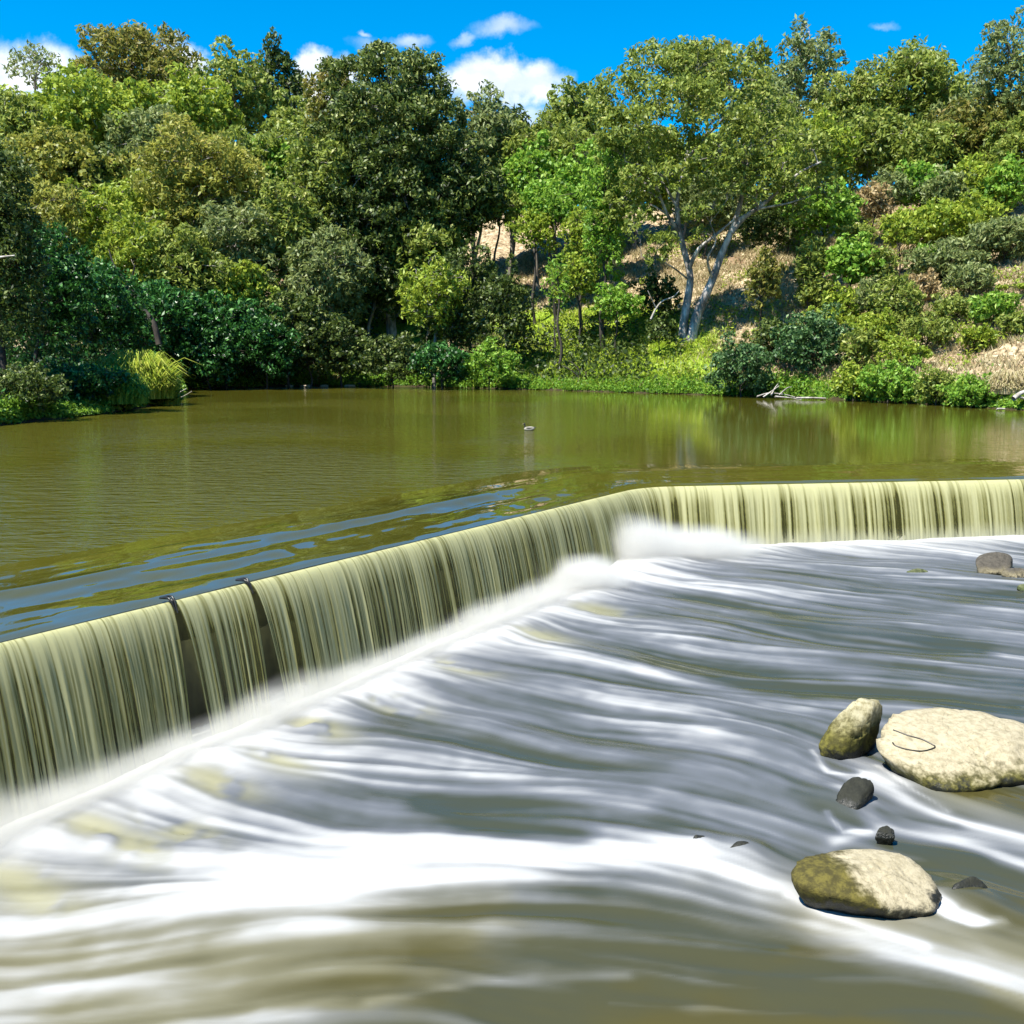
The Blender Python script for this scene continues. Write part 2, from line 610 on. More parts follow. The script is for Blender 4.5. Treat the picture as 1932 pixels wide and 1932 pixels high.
def sheet(s0, s1, g0, g1_, label):
    segs = []
    for a, b in ((s0, min(s1, S_CORNER - 6)), (max(s0, min(S_CORNER - 6, s1)), s1)):
        if b - a > .05:
            st = .010 if b <= S_CORNER - 5.9 else .022
            segs.append(np.arange(a, b, st))
    s = np.concatenate(segs + [[s1]])
    r = np.linspace(0, 1, 34)
    q = r ** 1.7
    S, Q = np.meshgrid(s, q, indexing='ij')
    P, N = path_at(s)
    far = sm(s, S_CORNER - 5, S_CORNER + 2)[:, None]
    # edges of a gap draw together as the water falls
    Sx = S.copy()
    if g0:
        Sx = np.maximum(Sx, s0) + (0.17 * Q ** .8 + .02) * np.exp(-(S - s0) / .25)
    if g1_:
        Sx = Sx - (0.17 * Q ** .8 + .02) * np.exp(-(s1 - S) / .25)
    H = -tail_z(P[:, 1])[:, None] + .25
    fold = (fbm(S * 1.1 + 3, octv=2) - .5) * .16 + (fbm(S * 5 + 9, octv=2) - .5) * .07 + (vnoise(S * 22) - .5) * .02
    outw = .02 + .74 * np.sqrt(Q) + fold * np.sqrt(Q)
    Z = -.17 - Q * H
    P2, N2 = path_at(Sx.ravel())
    XY = P2 + N2 * outw.ravel()[:, None]
    V = np.concatenate([XY, Z.reshape(-1, 1)], -1) - np.array([C0[0], C0[1], -2])
    jit = Q * .10 * (fbm(S * 2.3, Q * 1.5, octv=2) - .5)
    x = S + jit
    hi = fbm(x * 27 + 2, octv=2, gain=.7)
    lo = fbm(x * 13 + 2, octv=2, gain=.7)
    st = hi * (1 - far) + lo * far
    big = fbm(x * 1.6 + 31, octv=2)
    dens = .56 + 1.9 * (st - .5) + .7 * (big - .5)
    dens = dens + .55 * (1 - sm(Q, 0, .28)) - .12 * sm(Q, .25, .7)
    low = sm(Q, .60 - .1 * big, .93)
    dens = dens + low * .35
    grain = (vnoise(S * 60, Q * 90) - .5) * .16 * sm(Q, .05, .3)
    aer = np.clip(low * 1.05 + grain * low, 0, 1)
    if g0:
        dens *= sm(S - s0, -.01, .06 + 0 * Q)
        aer *= sm(S - s0, 0, .1)
    if g1_:
        dens *= sm(s1 - S, -.01, .06 + 0 * Q)
        aer *= sm(s1 - S, 0, .1)
    dens = np.clip(dens + grain, 0, 1.0)
    n, k = S.shape
    a = (np.arange(n - 1)[:, None] * k + np.arange(k - 1)[None]).reshape(-1)
    Fq = np.stack([a, a + 1, a + k + 1, a + k], -1)
    o = link('water_sheet', np_mesh('water_sheet', V, Fq, {'dens': dens.ravel(), 'aer': aer.ravel()}, smooth=True), m_fall, falls)
    o['label'] = label
    return o


sheet(0, g1 - .02, False, True, 'sheet of falling water left of the two dark gaps')
sheet(g1 + .02, g2 - .02, True, True, 'narrow sheet of falling water between the two dark gaps')
sheet(g2 + .02, STOT, True, False, 'long sheet of falling water bending round the corner of the weir')

# two bits of snagged debris that part the sheet
m_deb, t, out = newmat('wet_black_wood')
bs = t.add('ShaderNodeBsdfPrincipled', inp={'Base Color': (.012, .011, .008, 1), 'Roughness': .35})
t.l.new(bs.outputs[0], out.inputs[0])
for gi, (gs, lab) in enumerate(((g1, 'wet black snag on the weir lip at the left gap in the falls'),
                                (g2, 'wet black snag on the weir lip at the right gap in the falls'))):
    p, n = path_at(np.array([gs]))
    p, n = p[0], n[0]
    tn = np.array([-n[1], n[0]])
    lst = []
    for k in range(4):
        o0 = rng.normal(0, .05, 2)
        a = np.array([*(p - n * .22 + tn * o0[0]), -.14])
        b = np.array([*(p + n * .02 + tn * o0[1] * .6), -.135 + .012 * k])
        c = np.array([*(p + n * (.10 + .03 * k) + tn * o0[0] * .4), -.22 - .04 * k])
        lst.append((curve_pts([a, b, c], 5) - np.array([*p, -.15]), np.linspace(.022, .012, 11)))
    o = link('snagged_branch', tubes_mesh('snagged_branch', lst, 6), m_deb)
    o.location = (*p, -.15)
    tag(o, lab, 'debris', 'snags on the weir lip')


# ------------------------------------------------------------------ tail water below the weir
def taz(p):
    return tail_z(p[1])


def att(u, v):
    p = at(u, v, -2.3)
    for _ in range(4):
        p = at(u, v, float(tail_z(p[1])))
    return p[:2]


FLOW = [((100, 1600), (300, 1622)), ((0, 1770), (400, 1700)), ((500, 1680), (900, 1645)), ((1000, 1640), (1250, 1650)), ((1300, 1660), (1550, 1730)),
        ((1550, 1740), (1900, 1845)), ((500, 1400), (800, 1440)), ((700, 1300), (1000, 1350)), ((900, 1200), (1200, 1250)), ((1100, 1300), (1400, 1350)),
        ((1200, 1150), (1500, 1190)), ((1300, 1060), (1600, 1080)), ((1600, 1050), (1900, 1075)), ((1500, 1150), (1800, 1190)), ((1600, 1250), (1900, 1290)),
        ((1000, 1450), (1400, 1505)), ((1400, 1450), (1600, 1540)), ((1200, 1500), (1500, 1575)), ((1650, 1470), (1900, 1560)), ((1600, 1565), (1900, 1605)),
        ((200, 1900), (600, 1850)), ((700, 1810), (1000, 1785)), ((1200, 1800), (1500, 1835)), ((1500, 1900), (1900, 1885)), ((400, 1500), (700, 1540)),
        ((200, 1545), (400, 1575)), ((800, 1560), (1200, 1580)), ((1780, 1650), (1930, 1700)), ((900, 1900), (1200, 1890)), ((1000, 1090), (1250, 1110))]
FP = np.array([(att(*a) + att(*b)) / 2 for a, b in FLOW])
FD = np.array([att(*b) - att(*a) for a, b in FLOW])
FD /= np.linalg.norm(FD, axis=1)[:, None]
FX0, FX1, FY0, FY1, FS = -11.5, 18.5, 8.0, 34.0, 0.046
fx = np.arange(FX0, FX1, FS)
fy = np.arange(FY0, FY1, FS)
TX, TY = np.meshgrid(fx, fy, indexing='xy')
wsum = np.zeros_like(TX)
vxx = np.zeros_like(TX)
vyy = np.zeros_like(TX)
for p, d in zip(FP, FD):
    wgt = 1.0 / (((TX - p[0]) ** 2 + (TY - p[1]) ** 2) + .6) ** 1.5
    wsum += wgt
    vxx += wgt * d[0]
    vyy += wgt * d[1]
# the water leaves the foot of the falls square to the weir
dL = (TX - C0[0]) * nL[0] + (TY - C0[1]) * nL[1]
dR = (TX - C0[0]) * nR[0] + (TY - C0[1]) * nR[1]
DDW = np.minimum(dL, dR)
fw = np.exp(-np.clip(DDW, 0, 99) / 1.4) * 2.0
useL = dL < dR
vxx = vxx / wsum + fw * np.where(useL, nL[0], nR[0]) * .6
vyy = vyy / wsum + fw * np.where(useL, nL[1], nR[1]) * .6
ang = (fbm(TX * .35, TY * .5, octv=3) - .5) * 1.0
ca, sa = np.cos(ang), np.sin(ang)
vxx, vyy = vxx * ca - vyy * sa, vxx * sa + vyy * ca
ln = np.hypot(vxx, vyy)
vxx /= ln
vyy /= ln


def bil(img, gx_, gy_):
    h, wd = img.shape
    gx_ = np.clip(gx_, 0, wd - 1.001)
    gy_ = np.clip(gy_, 0, h - 1.001)
    i, j = gx_.astype(int), gy_.astype(int)
    a, b = gx_ - i, gy_ - j
    return (img[j, i] * (1 - a) * (1 - b) + img[j, i + 1] * a * (1 - b) + img[j + 1, i] * (1 - a) * b + img[j + 1, i + 1] * a * b)


def lic(src, steps, step):
    gi, gj = np.meshgrid(np.arange(src.shape[1], dtype=float), np.arange(src.shape[0], dtype=float), indexing='xy')
    acc = src.copy()
    for sgn in (1, -1):
        px, py = gi.copy(), gj.copy()
        for k in range(steps):
            ii = np.clip(px.round().astype(int), 0, src.shape[1] - 1)
            jj = np.clip(py.round().astype(int), 0, src.shape[0] - 1)
            px = px + sgn * vxx[jj, ii] * step
            py = py + sgn * vyy[jj, ii] * step
            acc += bil(src, px, py)
    acc /= (2 * steps + 1)
    return (acc - acc.mean()) / acc.std()


r2 = np.random.default_rng(3)
rsrc = r2.random(TX.shape)
rsrc = sum(np.roll(np.roll(rsrc, i, 0), j, 1) for i in (-1, 0, 1) for j in (-1, 0, 1))
fine = lic(rsrc, 38, 1.0)
mid = lic(fbm(TX * 5.5, TY * 5.5, octv=2), 28, 1.2)
big = lic(fbm(TX * 2.4 + 9, TY * 2.4, octv=3), 26, 1.3)
huge = lic(fbm(TX * .9 + 33, TY * 1.1, octv=3), 26, 1.5)
patch = .5 + fbm(TX * .45 + 70, TY * .6, octv=3)
streak = (.34 * fine + .60 * mid) * patch + .30 * big + .42 * huge * patch
# streaks soften towards the camera, where the water runs fastest past the lens
near = sm(-TY, -15, -10.5)
streak = streak * (1 - .2 * near) + near * (.8 * huge + .35 * big)


def pl_dist(pts):
    W = np.array([att(*p) for p in pts])
    best = np.full(TX.shape, 1e9)
    for a, b in zip(W[:-1], W[1:]):
        ab = b - a
        tq = np.clip(((TX - a[0]) * ab[0] + (TY - a[1]) * ab[1]) / (ab @ ab), 0, 1)
        best = np.minimum(best, np.hypot(TX - a[0] - tq * ab[0], TY - a[1] - tq * ab[1]))
    return best


BANDS = [  # centre line, half width (m), amount of foam
    ([(-60, 1780), (300, 1722), (600, 1672), (900, 1640), (1200, 1625), (1400, 1672), (1600, 1756), (1960, 1862)], .58, .32), ([(1488, 1690), (1560, 1725), (1650, 1755), (1740, 1785)], .07, .35), ([(1655, 1450), (1720, 1492), (1790, 1528)], .06, .3), ([(1532, 1420), (1560, 1462), (1625, 1468)], .06, .4), ([(1560, 1540), (1590, 1572), (1640, 1566)], .05, .4), ([(1770, 1720), (1830, 1742), (1890, 1735)], .06, .4),
    ([(1000, 1600), (1250, 1612), (1420, 1668)], .35, .3),
    ([(1645, 1470), (1720, 1512), (1800, 1545), (1960, 1585)], .16, .62),
    ([(1575, 1590), (1680, 1556), (1800, 1580), (1960, 1630)], .13, .5),
    ([(1590, 1500), (1640, 1540)], .16, .3),
    ([(600, 1285), (1000, 1352), (1400, 1412)], .34, .30), ([(850, 1185), (1200, 1262), (1500, 1335)], .30, .28),
    ([(420, 1400), (800, 1440), (1200, 1522)], .32, .26), ([(260, 1530), (700, 1590), (1100, 1600), (1300, 1610)], .38, .34),
    ([(1000, 1140), (1300, 1215), (1600, 1262)], .45, .22), ([(1200, 1090), (1500, 1128), (1900, 1160)], .6, .26),
    ([(0, 1640), (300, 1660), (600, 1640)], .5, .22),
    ([(0, 1840), (300, 1800), (620, 1762)], .25, .16), ([(1760, 1690), (1800, 1725), (1840, 1735)], .14, .8),
    ([(1560, 1760), (1700, 1800), (1960, 1880)], .22, .30), ([(500, 1900), (800, 1850), (1000, 1840)], .14, .24), ([(-60, 1920), (250, 1900), (560, 1925)], .30, .20), ([(100, 1868), (420, 1850), (760, 1800)], .14, .2), ([(700, 1890), (900, 1850), (1180, 1840)], .10, .3), ([(1150, 1890), (1500, 1905), (1800, 1895)], .06, .28),
    ([(1540, 1330), (1700, 1360)], .2, .2), ([(1250, 1500), (1450, 1560), (1560, 1600)], .2, .28), ([(1900, 1235), (1960, 1240)], .3, .7),
    ([(720, 1372), (950, 1430), (1250, 1448)], .30, -.34), ([(800, 1525), (960, 1560), (1080, 1575)], .26, -.62),
    ([(1100, 1222), (1500, 1300)], .26, -.26), ([(1500, 1172), (1932, 1225)], .55, -.42), ([(1450, 1290), (1932, 1330)], .4, -.36),
    ([(1400, 1390), (1560, 1440)], .3, -.3), ([(1080, 1812), (1300, 1800), (1500, 1850), (1960, 1900)], .45, -.38),
    ([(600, 1890), (900, 1880), (1250, 1880)], .4, -.2), ([(1830, 1640), (1960, 1700)], .42, -.9), ([(1690, 1590), (1830, 1610)], .2, -.6),
    ([(1660, 1530), (1800, 1555)], .12, -.5), ([(1500, 1500), (1600, 1545)], .25, -.35), ([(1400, 1940), (1960, 1930)], .5, -.25),
    ([(600, 1340), (750, 1370)], .2, -.22), ([(520, 1470), (640, 1490)], .25, -.2), ([(1780, 1480), (1960, 1520)], .35, -.8),
    ([(1000, 1900), (1250, 1890)], .16, -.3), ([(1330, 1130), (1700, 1150)], .4, -.2)]
foam = np.full(TX.shape, .40)
foam += .95 * np.exp(-np.clip(DDW - .85, 0, 99) / np.where(useL, 1.15, 1.15))
for pts, hw, am in BANDS:
    d = pl_dist(pts) + (fbm(TX * .9 + hw * 40, TY * .9, octv=2) - .5) * hw * .9
    foam += (am if am > 0 else am * .72) * np.exp(-(d / hw) ** 2 * .8)
foam -= .05 * sm(-TY, -13.0, -9.8)
foam += streak * .185 * (1 - .55 * np.exp(-np.clip(DDW - .7, 0, 99) / 1.0))
foam = np.clip(foam, 0, 1.3)
# cream-coloured scoops just below the falls
cream = np.zeros_like(TX)
for (u, v) in ((860, 1262), (740, 1330), (1020, 1200), (1130, 1150), (520, 1440), (590, 1375), (400, 1480), (180, 1570), (330, 1560), (60, 1690), (20, 1660), (260, 1600)):
    c = att(u, v)
    al_ = np.array([.86, -.5])
    q1 = (TX - c[0]) * al_[0] + (TY - c[1]) * al_[1]
    q2 = -(TX - c[0]) * al_[1] + (TY - c[1]) * al_[0]
    cream = np.maximum(cream, np.exp(-(q1 / .75) ** 2 - (q2 / .32) ** 2))
cream = cream * sm(fbm(TX * 2.2, TY * 2.2, octv=3) + .10 * big, .25, .6)
foam -= .40 * cream
brown = sm(-TY, -13.2, -10.2) * (.45 + .55 * sm(fbm(TX * .5 + 7, TY * .9), .35, .6))
brown = np.maximum(brown, np.exp(-np.clip(pl_dist([(1820, 1500), (1960, 1530)]) - .2, 0, 9) / .4))
TZ = tail_z(TY)
heap = .11 * np.exp(-((DDW - 1.45) / .75) ** 2) * (.6 + .8 * fbm(TX * .8, TY * .8, octv=2))
wave = .005 * mid + .014 * big + .026 * huge
wave *= .4 + .6 * sm(DDW, .4, 2.0)
TZ = TZ + heap + wave - .05 * cream
for (u, v, hh, rr) in ((1175, 1060, .08, 1.3), (1260, 1060, .06, 1.4), (1595, 1512, .10, .5), (1410, 1605, .10, .35), (1830, 1690, .10, .35), (1325, 1590, .07, .25)):
    c = att(u, v)
    TZ += hh * np.exp(-((TX - c[0]) ** 2 + (TY - c[1]) ** 2) / rr ** 2)
# water stands lower in the lee of the boulders
lee = np.exp(-(pl_dist([(1720, 1560), (1960, 1640)]) / .7) ** 2)
TZ -= .10 * lee
nx, ny = len(fx), len(fy)
Fq = grid_faces(nx, ny)
keep = (DDW.ravel()[Fq].min(1) > .05)
Fq = Fq[keep]
V = np.stack([TX.ravel(), TY.ravel(), TZ.ravel()], -1)
at_f, at_b, at_c = foam.ravel(), brown.ravel(), cream.ravel()
used = np.unique(Fq)
remap = np.full(len(V), -1)
remap[used] = np.arange(len(used))
V, Fq = V[used], remap[Fq]
at_f, at_b, at_c = at_f[used], at_b[used], at_c[used]

m_tail, t, out = newmat('churned_river_water')
pos = t.add('ShaderNodeNewGeometry').outputs['Position']
fo = t.add('ShaderNodeAttribute', attribute_name='foam').outputs['Fac']
br = t.add('ShaderNodeAttribute', attribute_name='brown').outputs['Fac']
cr = t.add('ShaderNodeAttribute', attribute_name='cream').outputs['Fac']
deep = t.mixc(br, (.036, .041, .026), (.052, .046, .014))
deep = t.mixc(cr, deep, (.16, .155, .085))
midc = t.mixc(br, (.088, .097, .110), (.118, .112, .068))
midc = t.mixc(cr, midc, (.25, .245, .165))
f1 = t.sstep(fo, .05, .66)
f2 = t.sstep(fo, .52, 1.18)
colr = t.mixc(f2, t.mixc(f1, deep, midc), (.34, .345, .34))
rgh = t.math('MULTIPLY_ADD', f1, .45, .16)
nn = t.noise(t.mapping(pos, (2.0, 6.0, 1), rot=(0, 0, math.radians(28))), 1.0, 3, .55)
bmp = t.add('ShaderNodeBump', inp={'Strength': .10, 'Distance': .03, 'Height': nn})
bs = t.add('ShaderNodeBsdfPrincipled', inp={'Base Color': colr, 'Roughness': rgh, 'IOR': 1.33, 'Normal': bmp.outputs[0]})
t.l.new(bs.outputs[0], out.inputs[0])
tail = link('tailwater', np_mesh('tailwater', V, Fq, {'foam': at_f, 'brown': at_b, 'cream': at_c}, smooth=True), m_tail, kind='structure')
# calm water continuing out of frame (right and towards the viewer)
bm = bmesh.new()
for quad in (((FX1 - FS, -12), (44, -12), (44, 33), (FX1 - FS, 33)), ((-12, -12), (FX1 - FS, -12), (FX1 - FS, FY0), (-12, FY0))):
    vs = [bm.verts.new((x, y, float(tail_z(y)) - .02)) for x, y in quad]
    bm.faces.new(vs)
me = bpy.data.meshes.new('lower_river_water')
bm.to_mesh(me)
bm.free()
m_out = water_mat('lower_river', (.10, .095, .05), .2, pool_bump)
link('lower_river_water', me, m_out, kind='structure')


# ------------------------------------------------------------------ spray at the foot of the falls
def mist_mat(name, dens, p_edge, up):
    m, t, out = newmat(name)
    tcn = t.add('ShaderNodeTexCoord')
    p = tcn.outputs['Object']
    ln = t.add('ShaderNodeVectorMath', operation='LENGTH', inp={0: p}).outputs['Value']
    fall = t.math('POWER', t.sstep(ln, 0.05, 1.0, 1.0, 0.0), p_edge)
    nz = t.noise(p, 2.2, 3, .55)
    d = t.math('MULTIPLY', fall, t.sstep(nz, .25, .7, .4, 1.3))
    d = t.math('MULTIPLY', d, dens)
    pv = t.add('ShaderNodeVolumePrincipled', inp={'Color': (.86, .86, .83, 1), 'Density': d, 'Anisotropy': .1})
    t.l.new(pv.outputs[0], out.inputs['Volume'])
    return m


def ico(sub):
    bm = bmesh.new()
    bmesh.ops.create_icosphere(bm, subdivisions=sub, radius=1)
    V = np.array([v.co[:] for v in bm.verts])
    Fc = np.array([[v.index for v in f.verts] for f in bm.faces])
    bm.free()
    return V, Fc


IV3, IF3 = ico(3)
IV5, IF5 = ico(5)
mist_me = np_mesh('spray_mist', IV3, IF3)
m_mist = mist_mat('spray', 7.5, 1.25, 0)
mist_me.materials.append(m_mist)
MIST = [(1185, 1058, .8, (2.2, 1.1, 1.3), 'dense white spray billowing in the corner of the weir'),
        (1300, 1052, .6, (2.7, .95, .95), 'thin spray drifting right of the weir corner'),
        (1090, 1108, .55, (1.7, 1.0, .8), 'white spray at the foot of the falls left of the corner')]
for (u, v, up, rad, lab) in MIST:
    c = att(u, v)
    o = link('spray_mist', mist_me, None, kind='stuff')
    o.location = (c[0], c[1], float(tail_z(c[1])) + up * .3)
    o.scale = rad
    o['label'] = lab
m_mist2 = mist_mat('foot_spray', 3.2, 1.2, 0)
me2 = np_mesh('foot_spray', IV3, IF3)
me2.materials.append(m_mist2)
sL = np.arange(S_CORNER - 27, S_CORNER - 4, 2.0)
for s in sL:
    p, n = path_at(np.array([s]))
    c = p[0] + n[0] * 1.0
    o = link('foot_spray', me2, None, kind='stuff')
    z = float(tail_z(c[1]))
    o.location = (c[0], c[1], z + .15)
    k_ = rng.uniform(.75, 1.35)
    o.scale = (2.1, .55 * k_, .62 * k_)
    o.rotation_euler = (0, 0, math.atan2(u1[1], u1[0]))
    o['label'] = 'soft spray along the foot of the left arm of the falls'
    o['group'] = 'spray along the foot of the falls'

# ------------------------------------------------------------------ rocks


def rock_mat(name, pale, mid_, moss, wet, moss_lo, moss_hi, wet_h, mx=0.0, x0=0.0):
    m, t, out = newmat(name)
    tcn = t.add('ShaderNodeTexCoord')
    p = tcn.outputs['Object']
    n1 = t.noise(p, 2.3, 6, .62)
    n2 = t.noise(p, 9, 6, .7)
    n3 = t.noise(p, 32, 4, .65)
    c = t.mixc(t.sstep(n2, .36, .62), mid_, pale)
    c = t.mixc(t.math('MULTIPLY', t.sstep(n3, .60, .72), .6), c, tuple(.35 * x for x in mid_))
    vor = t.add('ShaderNodeTexVoronoi', feature='DISTANCE_TO_EDGE', inp={'Vector': t.mapping(p, (1.6, 1.6, 1.6)), 'Scale': 2.4, 'Randomness': 1.0})
    crk = t.sstep(t.math('ADD', vor.outputs['Distance'], t.math('MULTIPLY', t.math('SUBTRACT', n2, .5), .12)), .0, .022, 1, 0)
    c = t.mixc(t.math('MULTIPLY', crk, .35), c, tuple(.4 * x for x in mid_))
    sep = t.add('ShaderNodeSeparateXYZ', inp={0: p})
    hz = t.math('ADD', sep.outputs[2], t.math('MULTIPLY', t.math('SUBTRACT', n1, .5), .55))
    hz = t.math('ADD', hz, t.math('MULTIPLY', t.math('SUBTRACT', n2, .5), .22))
    hm = t.math('ADD', hz, t.math('MULTIPLY', t.math('MAXIMUM', t.math('SUBTRACT', sep.outputs[0], x0), -1.0), mx)) if mx else hz
    moss_shade_f = t.sstep(hm, moss_lo, moss_hi, 1, 0)  # moss and wet bands also paint in shade on fronts and undercuts
    c = t.mixc(moss_shade_f, c, t.mixc(t.sstep(n2, .4, .65), tuple(.4 * x for x in moss), moss))
    wet_shade_f = t.sstep(hz, wet_h - .1, wet_h + .04, 1, 0)
    c = t.mixc(wet_shade_f, c, wet)
    r = t.math('SUBTRACT', .85, t.math('MULTIPLY', wet_shade_f, .55))
    hgt = t.math('ADD', t.math('MULTIPLY', n2, .6), t.math('MULTIPLY', n3, .3))
    bmp = t.add('ShaderNodeBump', inp={'Strength': .55, 'Distance': .06, 'Height': hgt})
    bs = t.add('ShaderNodeBsdfPrincipled', inp={'Base Color': c, 'Roughness': r, 'Normal': bmp.outputs[0], 'Specular IOR Level': .35})
    t.l.new(bs.outputs[0], out.inputs[0])
    return m


def unit_(v):
    return v / np.linalg.norm(v, axis=-1, keepdims=True)


def rock(name, loc, hull, mat, label, round_=10, rough=.05, seed=0, group=None, sub=IV5, subF=IF5, cat='rock', facets=16):
    bm = bmesh.new()
    for p in hull:
        bm.verts.new(p)
    bmesh.ops.convex_hull(bm, input=bm.verts)
    bm.normal_update()
    cen = np.mean(np.array(hull), 0)
    Nn, Dn = [], []
    for f in bm.faces:
        n = np.array(f.normal)
        d = float(n @ (np.array(f.verts[0].co) - cen))
        if d < 0:
            n, d = -n, -d
        Nn.append(n)
        Dn.append(max(d, 1e-3))
    bm.free()
    Nn, Dn = np.array(Nn), np.array(Dn)
    rs = np.random.default_rng(900 + seed)
    HP = np.array(hull) - cen
    xn = unit_(rs.normal(size=(facets, 3)) + np.array([0, -.3, .3]))
    Nn = np.vstack([Nn, xn])
    Dn = np.concatenate([Dn, (HP @ xn.T).max(0) * rs.uniform(.80, .97, facets)])
    U = sub
    k = np.clip(U @ Nn.T, 0, None) / Dn[None]
    r = 1.0 / (np.sum(k ** round_, axis=1) ** (1.0 / round_))
    Pp = U * r[:, None]
    sc_ = float(np.median(r))
    fr = 1.15 / sc_
    q = Pp * fr + seed * 7.7
    disp = (fbm(q[:, 0], q[:, 1], q[:, 2], octv=5, gain=.52) - .5) * 2 * rough * sc_ * 2.2
    rid = np.abs(fbm(q[:, 0] * 1.7 + 40, q[:, 1] * 1.7, q[:, 2] * 1.7, octv=4) - .5)
    disp -= rough * sc_ * .9 * np.exp(-(rid / .03) ** 2)
    Pp = Pp * (1 + disp / r)[:, None] + cen
    o = link(name, np_mesh(name, Pp, subF, smooth=True), mat)
    o.location = loc
    return tag(o, label, cat, group)


PALE, PMID = (.36, .315, .21), (.26, .225, .14)
MOSS_SHADE, WET_SHADE = (.11, .10, .016), (.010, .011, .008)  # moss and wet colours, dark enough to carry painted undercut shade
m_slab = rock_mat('pale_slab_stone', PALE, PMID, MOSS_SHADE, WET_SHADE, .12, .34, .12)
m_up = rock_mat('mossy_stone', (.34, .31, .20), (.20, .175, .09), (.11, .10, .015), WET_SHADE, .35, .85, .16)
m_bou = rock_mat('boulder_stone', PALE, PMID, (.10, .085, .014), WET_SHADE, .14, .36, .18, .8, .12)
m_dark = rock_mat('wet_black_stone', (.018, .019, .012), (.009, .010, .006), (.02, .035, .006), WET_SHADE, -.5, -.2, .0)
m_grey = rock_mat('grey_stone', (.075, .066, .05), (.045, .04, .03), (.24, .205, .12), WET_SHADE, .02, .22, -.02)
m_mossd = rock_mat('dark_green_stone', (.10, .11, .05), (.045, .055, .02), (.05, .07, .015), WET_SHADE, .0, .2, .02)


def rloc(u, v):
    p = att(u, v)
    return np.array([p[0], p[1], float(tail_z(p[1]))])


# big slab (its near edge at about D 1785,1505)
ls = rloc(1790, 1490)
kx = ls[1] / F


def hull_from(u0, v0, Y0, pts):
    """hull given as (u, v, dy): seen outline at depth Y0+dy -> local metres"""
    base = at_y(u0, v0, Y0)
    return [tuple(at_y(u, v, Y0 + dy) - base) for (u, v, dy) in pts]


def add_rock(name, u0, v0, pts, mat, label, up=0.0, **kw):
    p0 = rloc(u0, v0)
    hull = hull_from(u0, v0, p0[1], pts)
    # make sure the rock has a body below water
    p0[2] += up
    return rock(name, tuple(p0), hull, mat, label, **kw)


slab = add_rock('boulder', 1790, 1500,
                [(1643, 1404, .75), (1655, 1366, 1.2), (1690, 1340, 1.7), (1760, 1333, 1.95), (1850, 1334, 2.0), (1900, 1350, 1.75), (1990, 1378, 1.6), (2060, 1430, 1.2),
                 (1662, 1425, .55), (1708, 1448, .25), (1772, 1486, -.12), (1800, 1490, -.12), (1870, 1480, .05), (1945, 1452, .4), (2040, 1470, .6), (1900, 1400, .8),
                 (1700, 1490, .75), (1775, 1530, .45), (1830, 1540, .45), (1960, 1520, .8), (1760, 1600, 1.0), (1960, 1590, 1.2), (1900, 1560, 2.3), (1720, 1520, 2.0)],
                m_slab, 'large pale flat-topped boulder with a looped cord lying on it', round_=40, rough=.045, seed=1, facets=5, cat='boulder')
upr = add_rock('boulder', 1600, 1440,
               [(1538, 1400, .2), (1560, 1368, .3), (1590, 1335, .35), (1622, 1310, .4), (1658, 1312, .45), (1667, 1335, .5), (1655, 1372, .45), (1640, 1410, .3),
                (1612, 1442, .05), (1570, 1435, .0), (1545, 1425, .1), (1600, 1480, .3), (1560, 1470, .5), (1640, 1460, .7), (1620, 1340, .9), (1580, 1400, .9), (1600, 1385, -.02), (1640, 1350, .2)],
               m_up, 'upright mossy rock leaning against the large pale boulder', round_=30, rough=.08, seed=2, facets=6, cat='rock')
lowb = add_rock('boulder', 1640, 1735,
                [(1486, 1648, .35), (1502, 1613, .65), (1545, 1606, .8), (1600, 1600, .95), (1655, 1598, 1.05), (1705, 1606, .95), (1752, 1642, .7), (1780, 1688, .35), (1768, 1720, .05),
                 (1500, 1668, .1), (1560, 1690, -.08), (1640, 1703, -.12), (1715, 1728, -.14), (1590, 1640, .25), (1690, 1660, .28), (1745, 1700, .1),
                 (1540, 1745, .4), (1640, 1770, .35), (1720, 1790, .3), (1640, 1760, 1.2), (1760, 1760, .9)],
                m_bou, 'cream-topped boulder with mossy left end in the foreground rapids', round_=40, rough=.045, seed=3, facets=7, cat='boulder')
DR = [(1612, 1540, [(1568, 1535, .2), (1580, 1500, .35), (1612, 1478, .45), (1645, 1488, .4), (1652, 1500, .3), (1630, 1528, .1), (1608, 1562, .0), (1580, 1556, .05), (1610, 1600, .3), (1640, 1560, .6), (1570, 1570, .6)],
       m_dark, 'wet black rock just below the mossy upright rock', 4),
      (1668, 1600, [(1648, 1602, .1), (1655, 1580, .15), (1672, 1574, .2), (1686, 1584, .15), (1688, 1602, .05), (1668, 1625, .15), (1660, 1610, .3), (1680, 1612, .3)],
       m_dark, 'small wet black rock behind the cream-topped foreground boulder', 5),
      (1325, 1600, [(1300, 1600, .1), (1312, 1585, .15), (1335, 1588, .2), (1352, 1602, .1), (1325, 1612, .0), (1325, 1640, .2), (1310, 1610, .4), (1345, 1615, .4)],
       m_dark, 'small black rock breaking the left edge of the white rapids', 6),
      (1410, 1620, [(1370, 1618, .1), (1390, 1597, .2), (1420, 1598, .25), (1452, 1622, .1), (1410, 1635, .0), (1410, 1660, .2), (1390, 1630, .5), (1440, 1635, .5)],
       m_dark, 'low dark rock half under the water left of foreground boulder', 7),
      (1828, 1700, [(1785, 1705, .1), (1800, 1672, .2), (1830, 1660, .3), (1862, 1680, .25), (1878, 1715, .1), (1830, 1728, .0), (1830, 1760, .2), (1800, 1720, .5), (1870, 1725, .5)],
       m_dark, 'dark rock washed over by foam right of the foreground boulder', 8)]
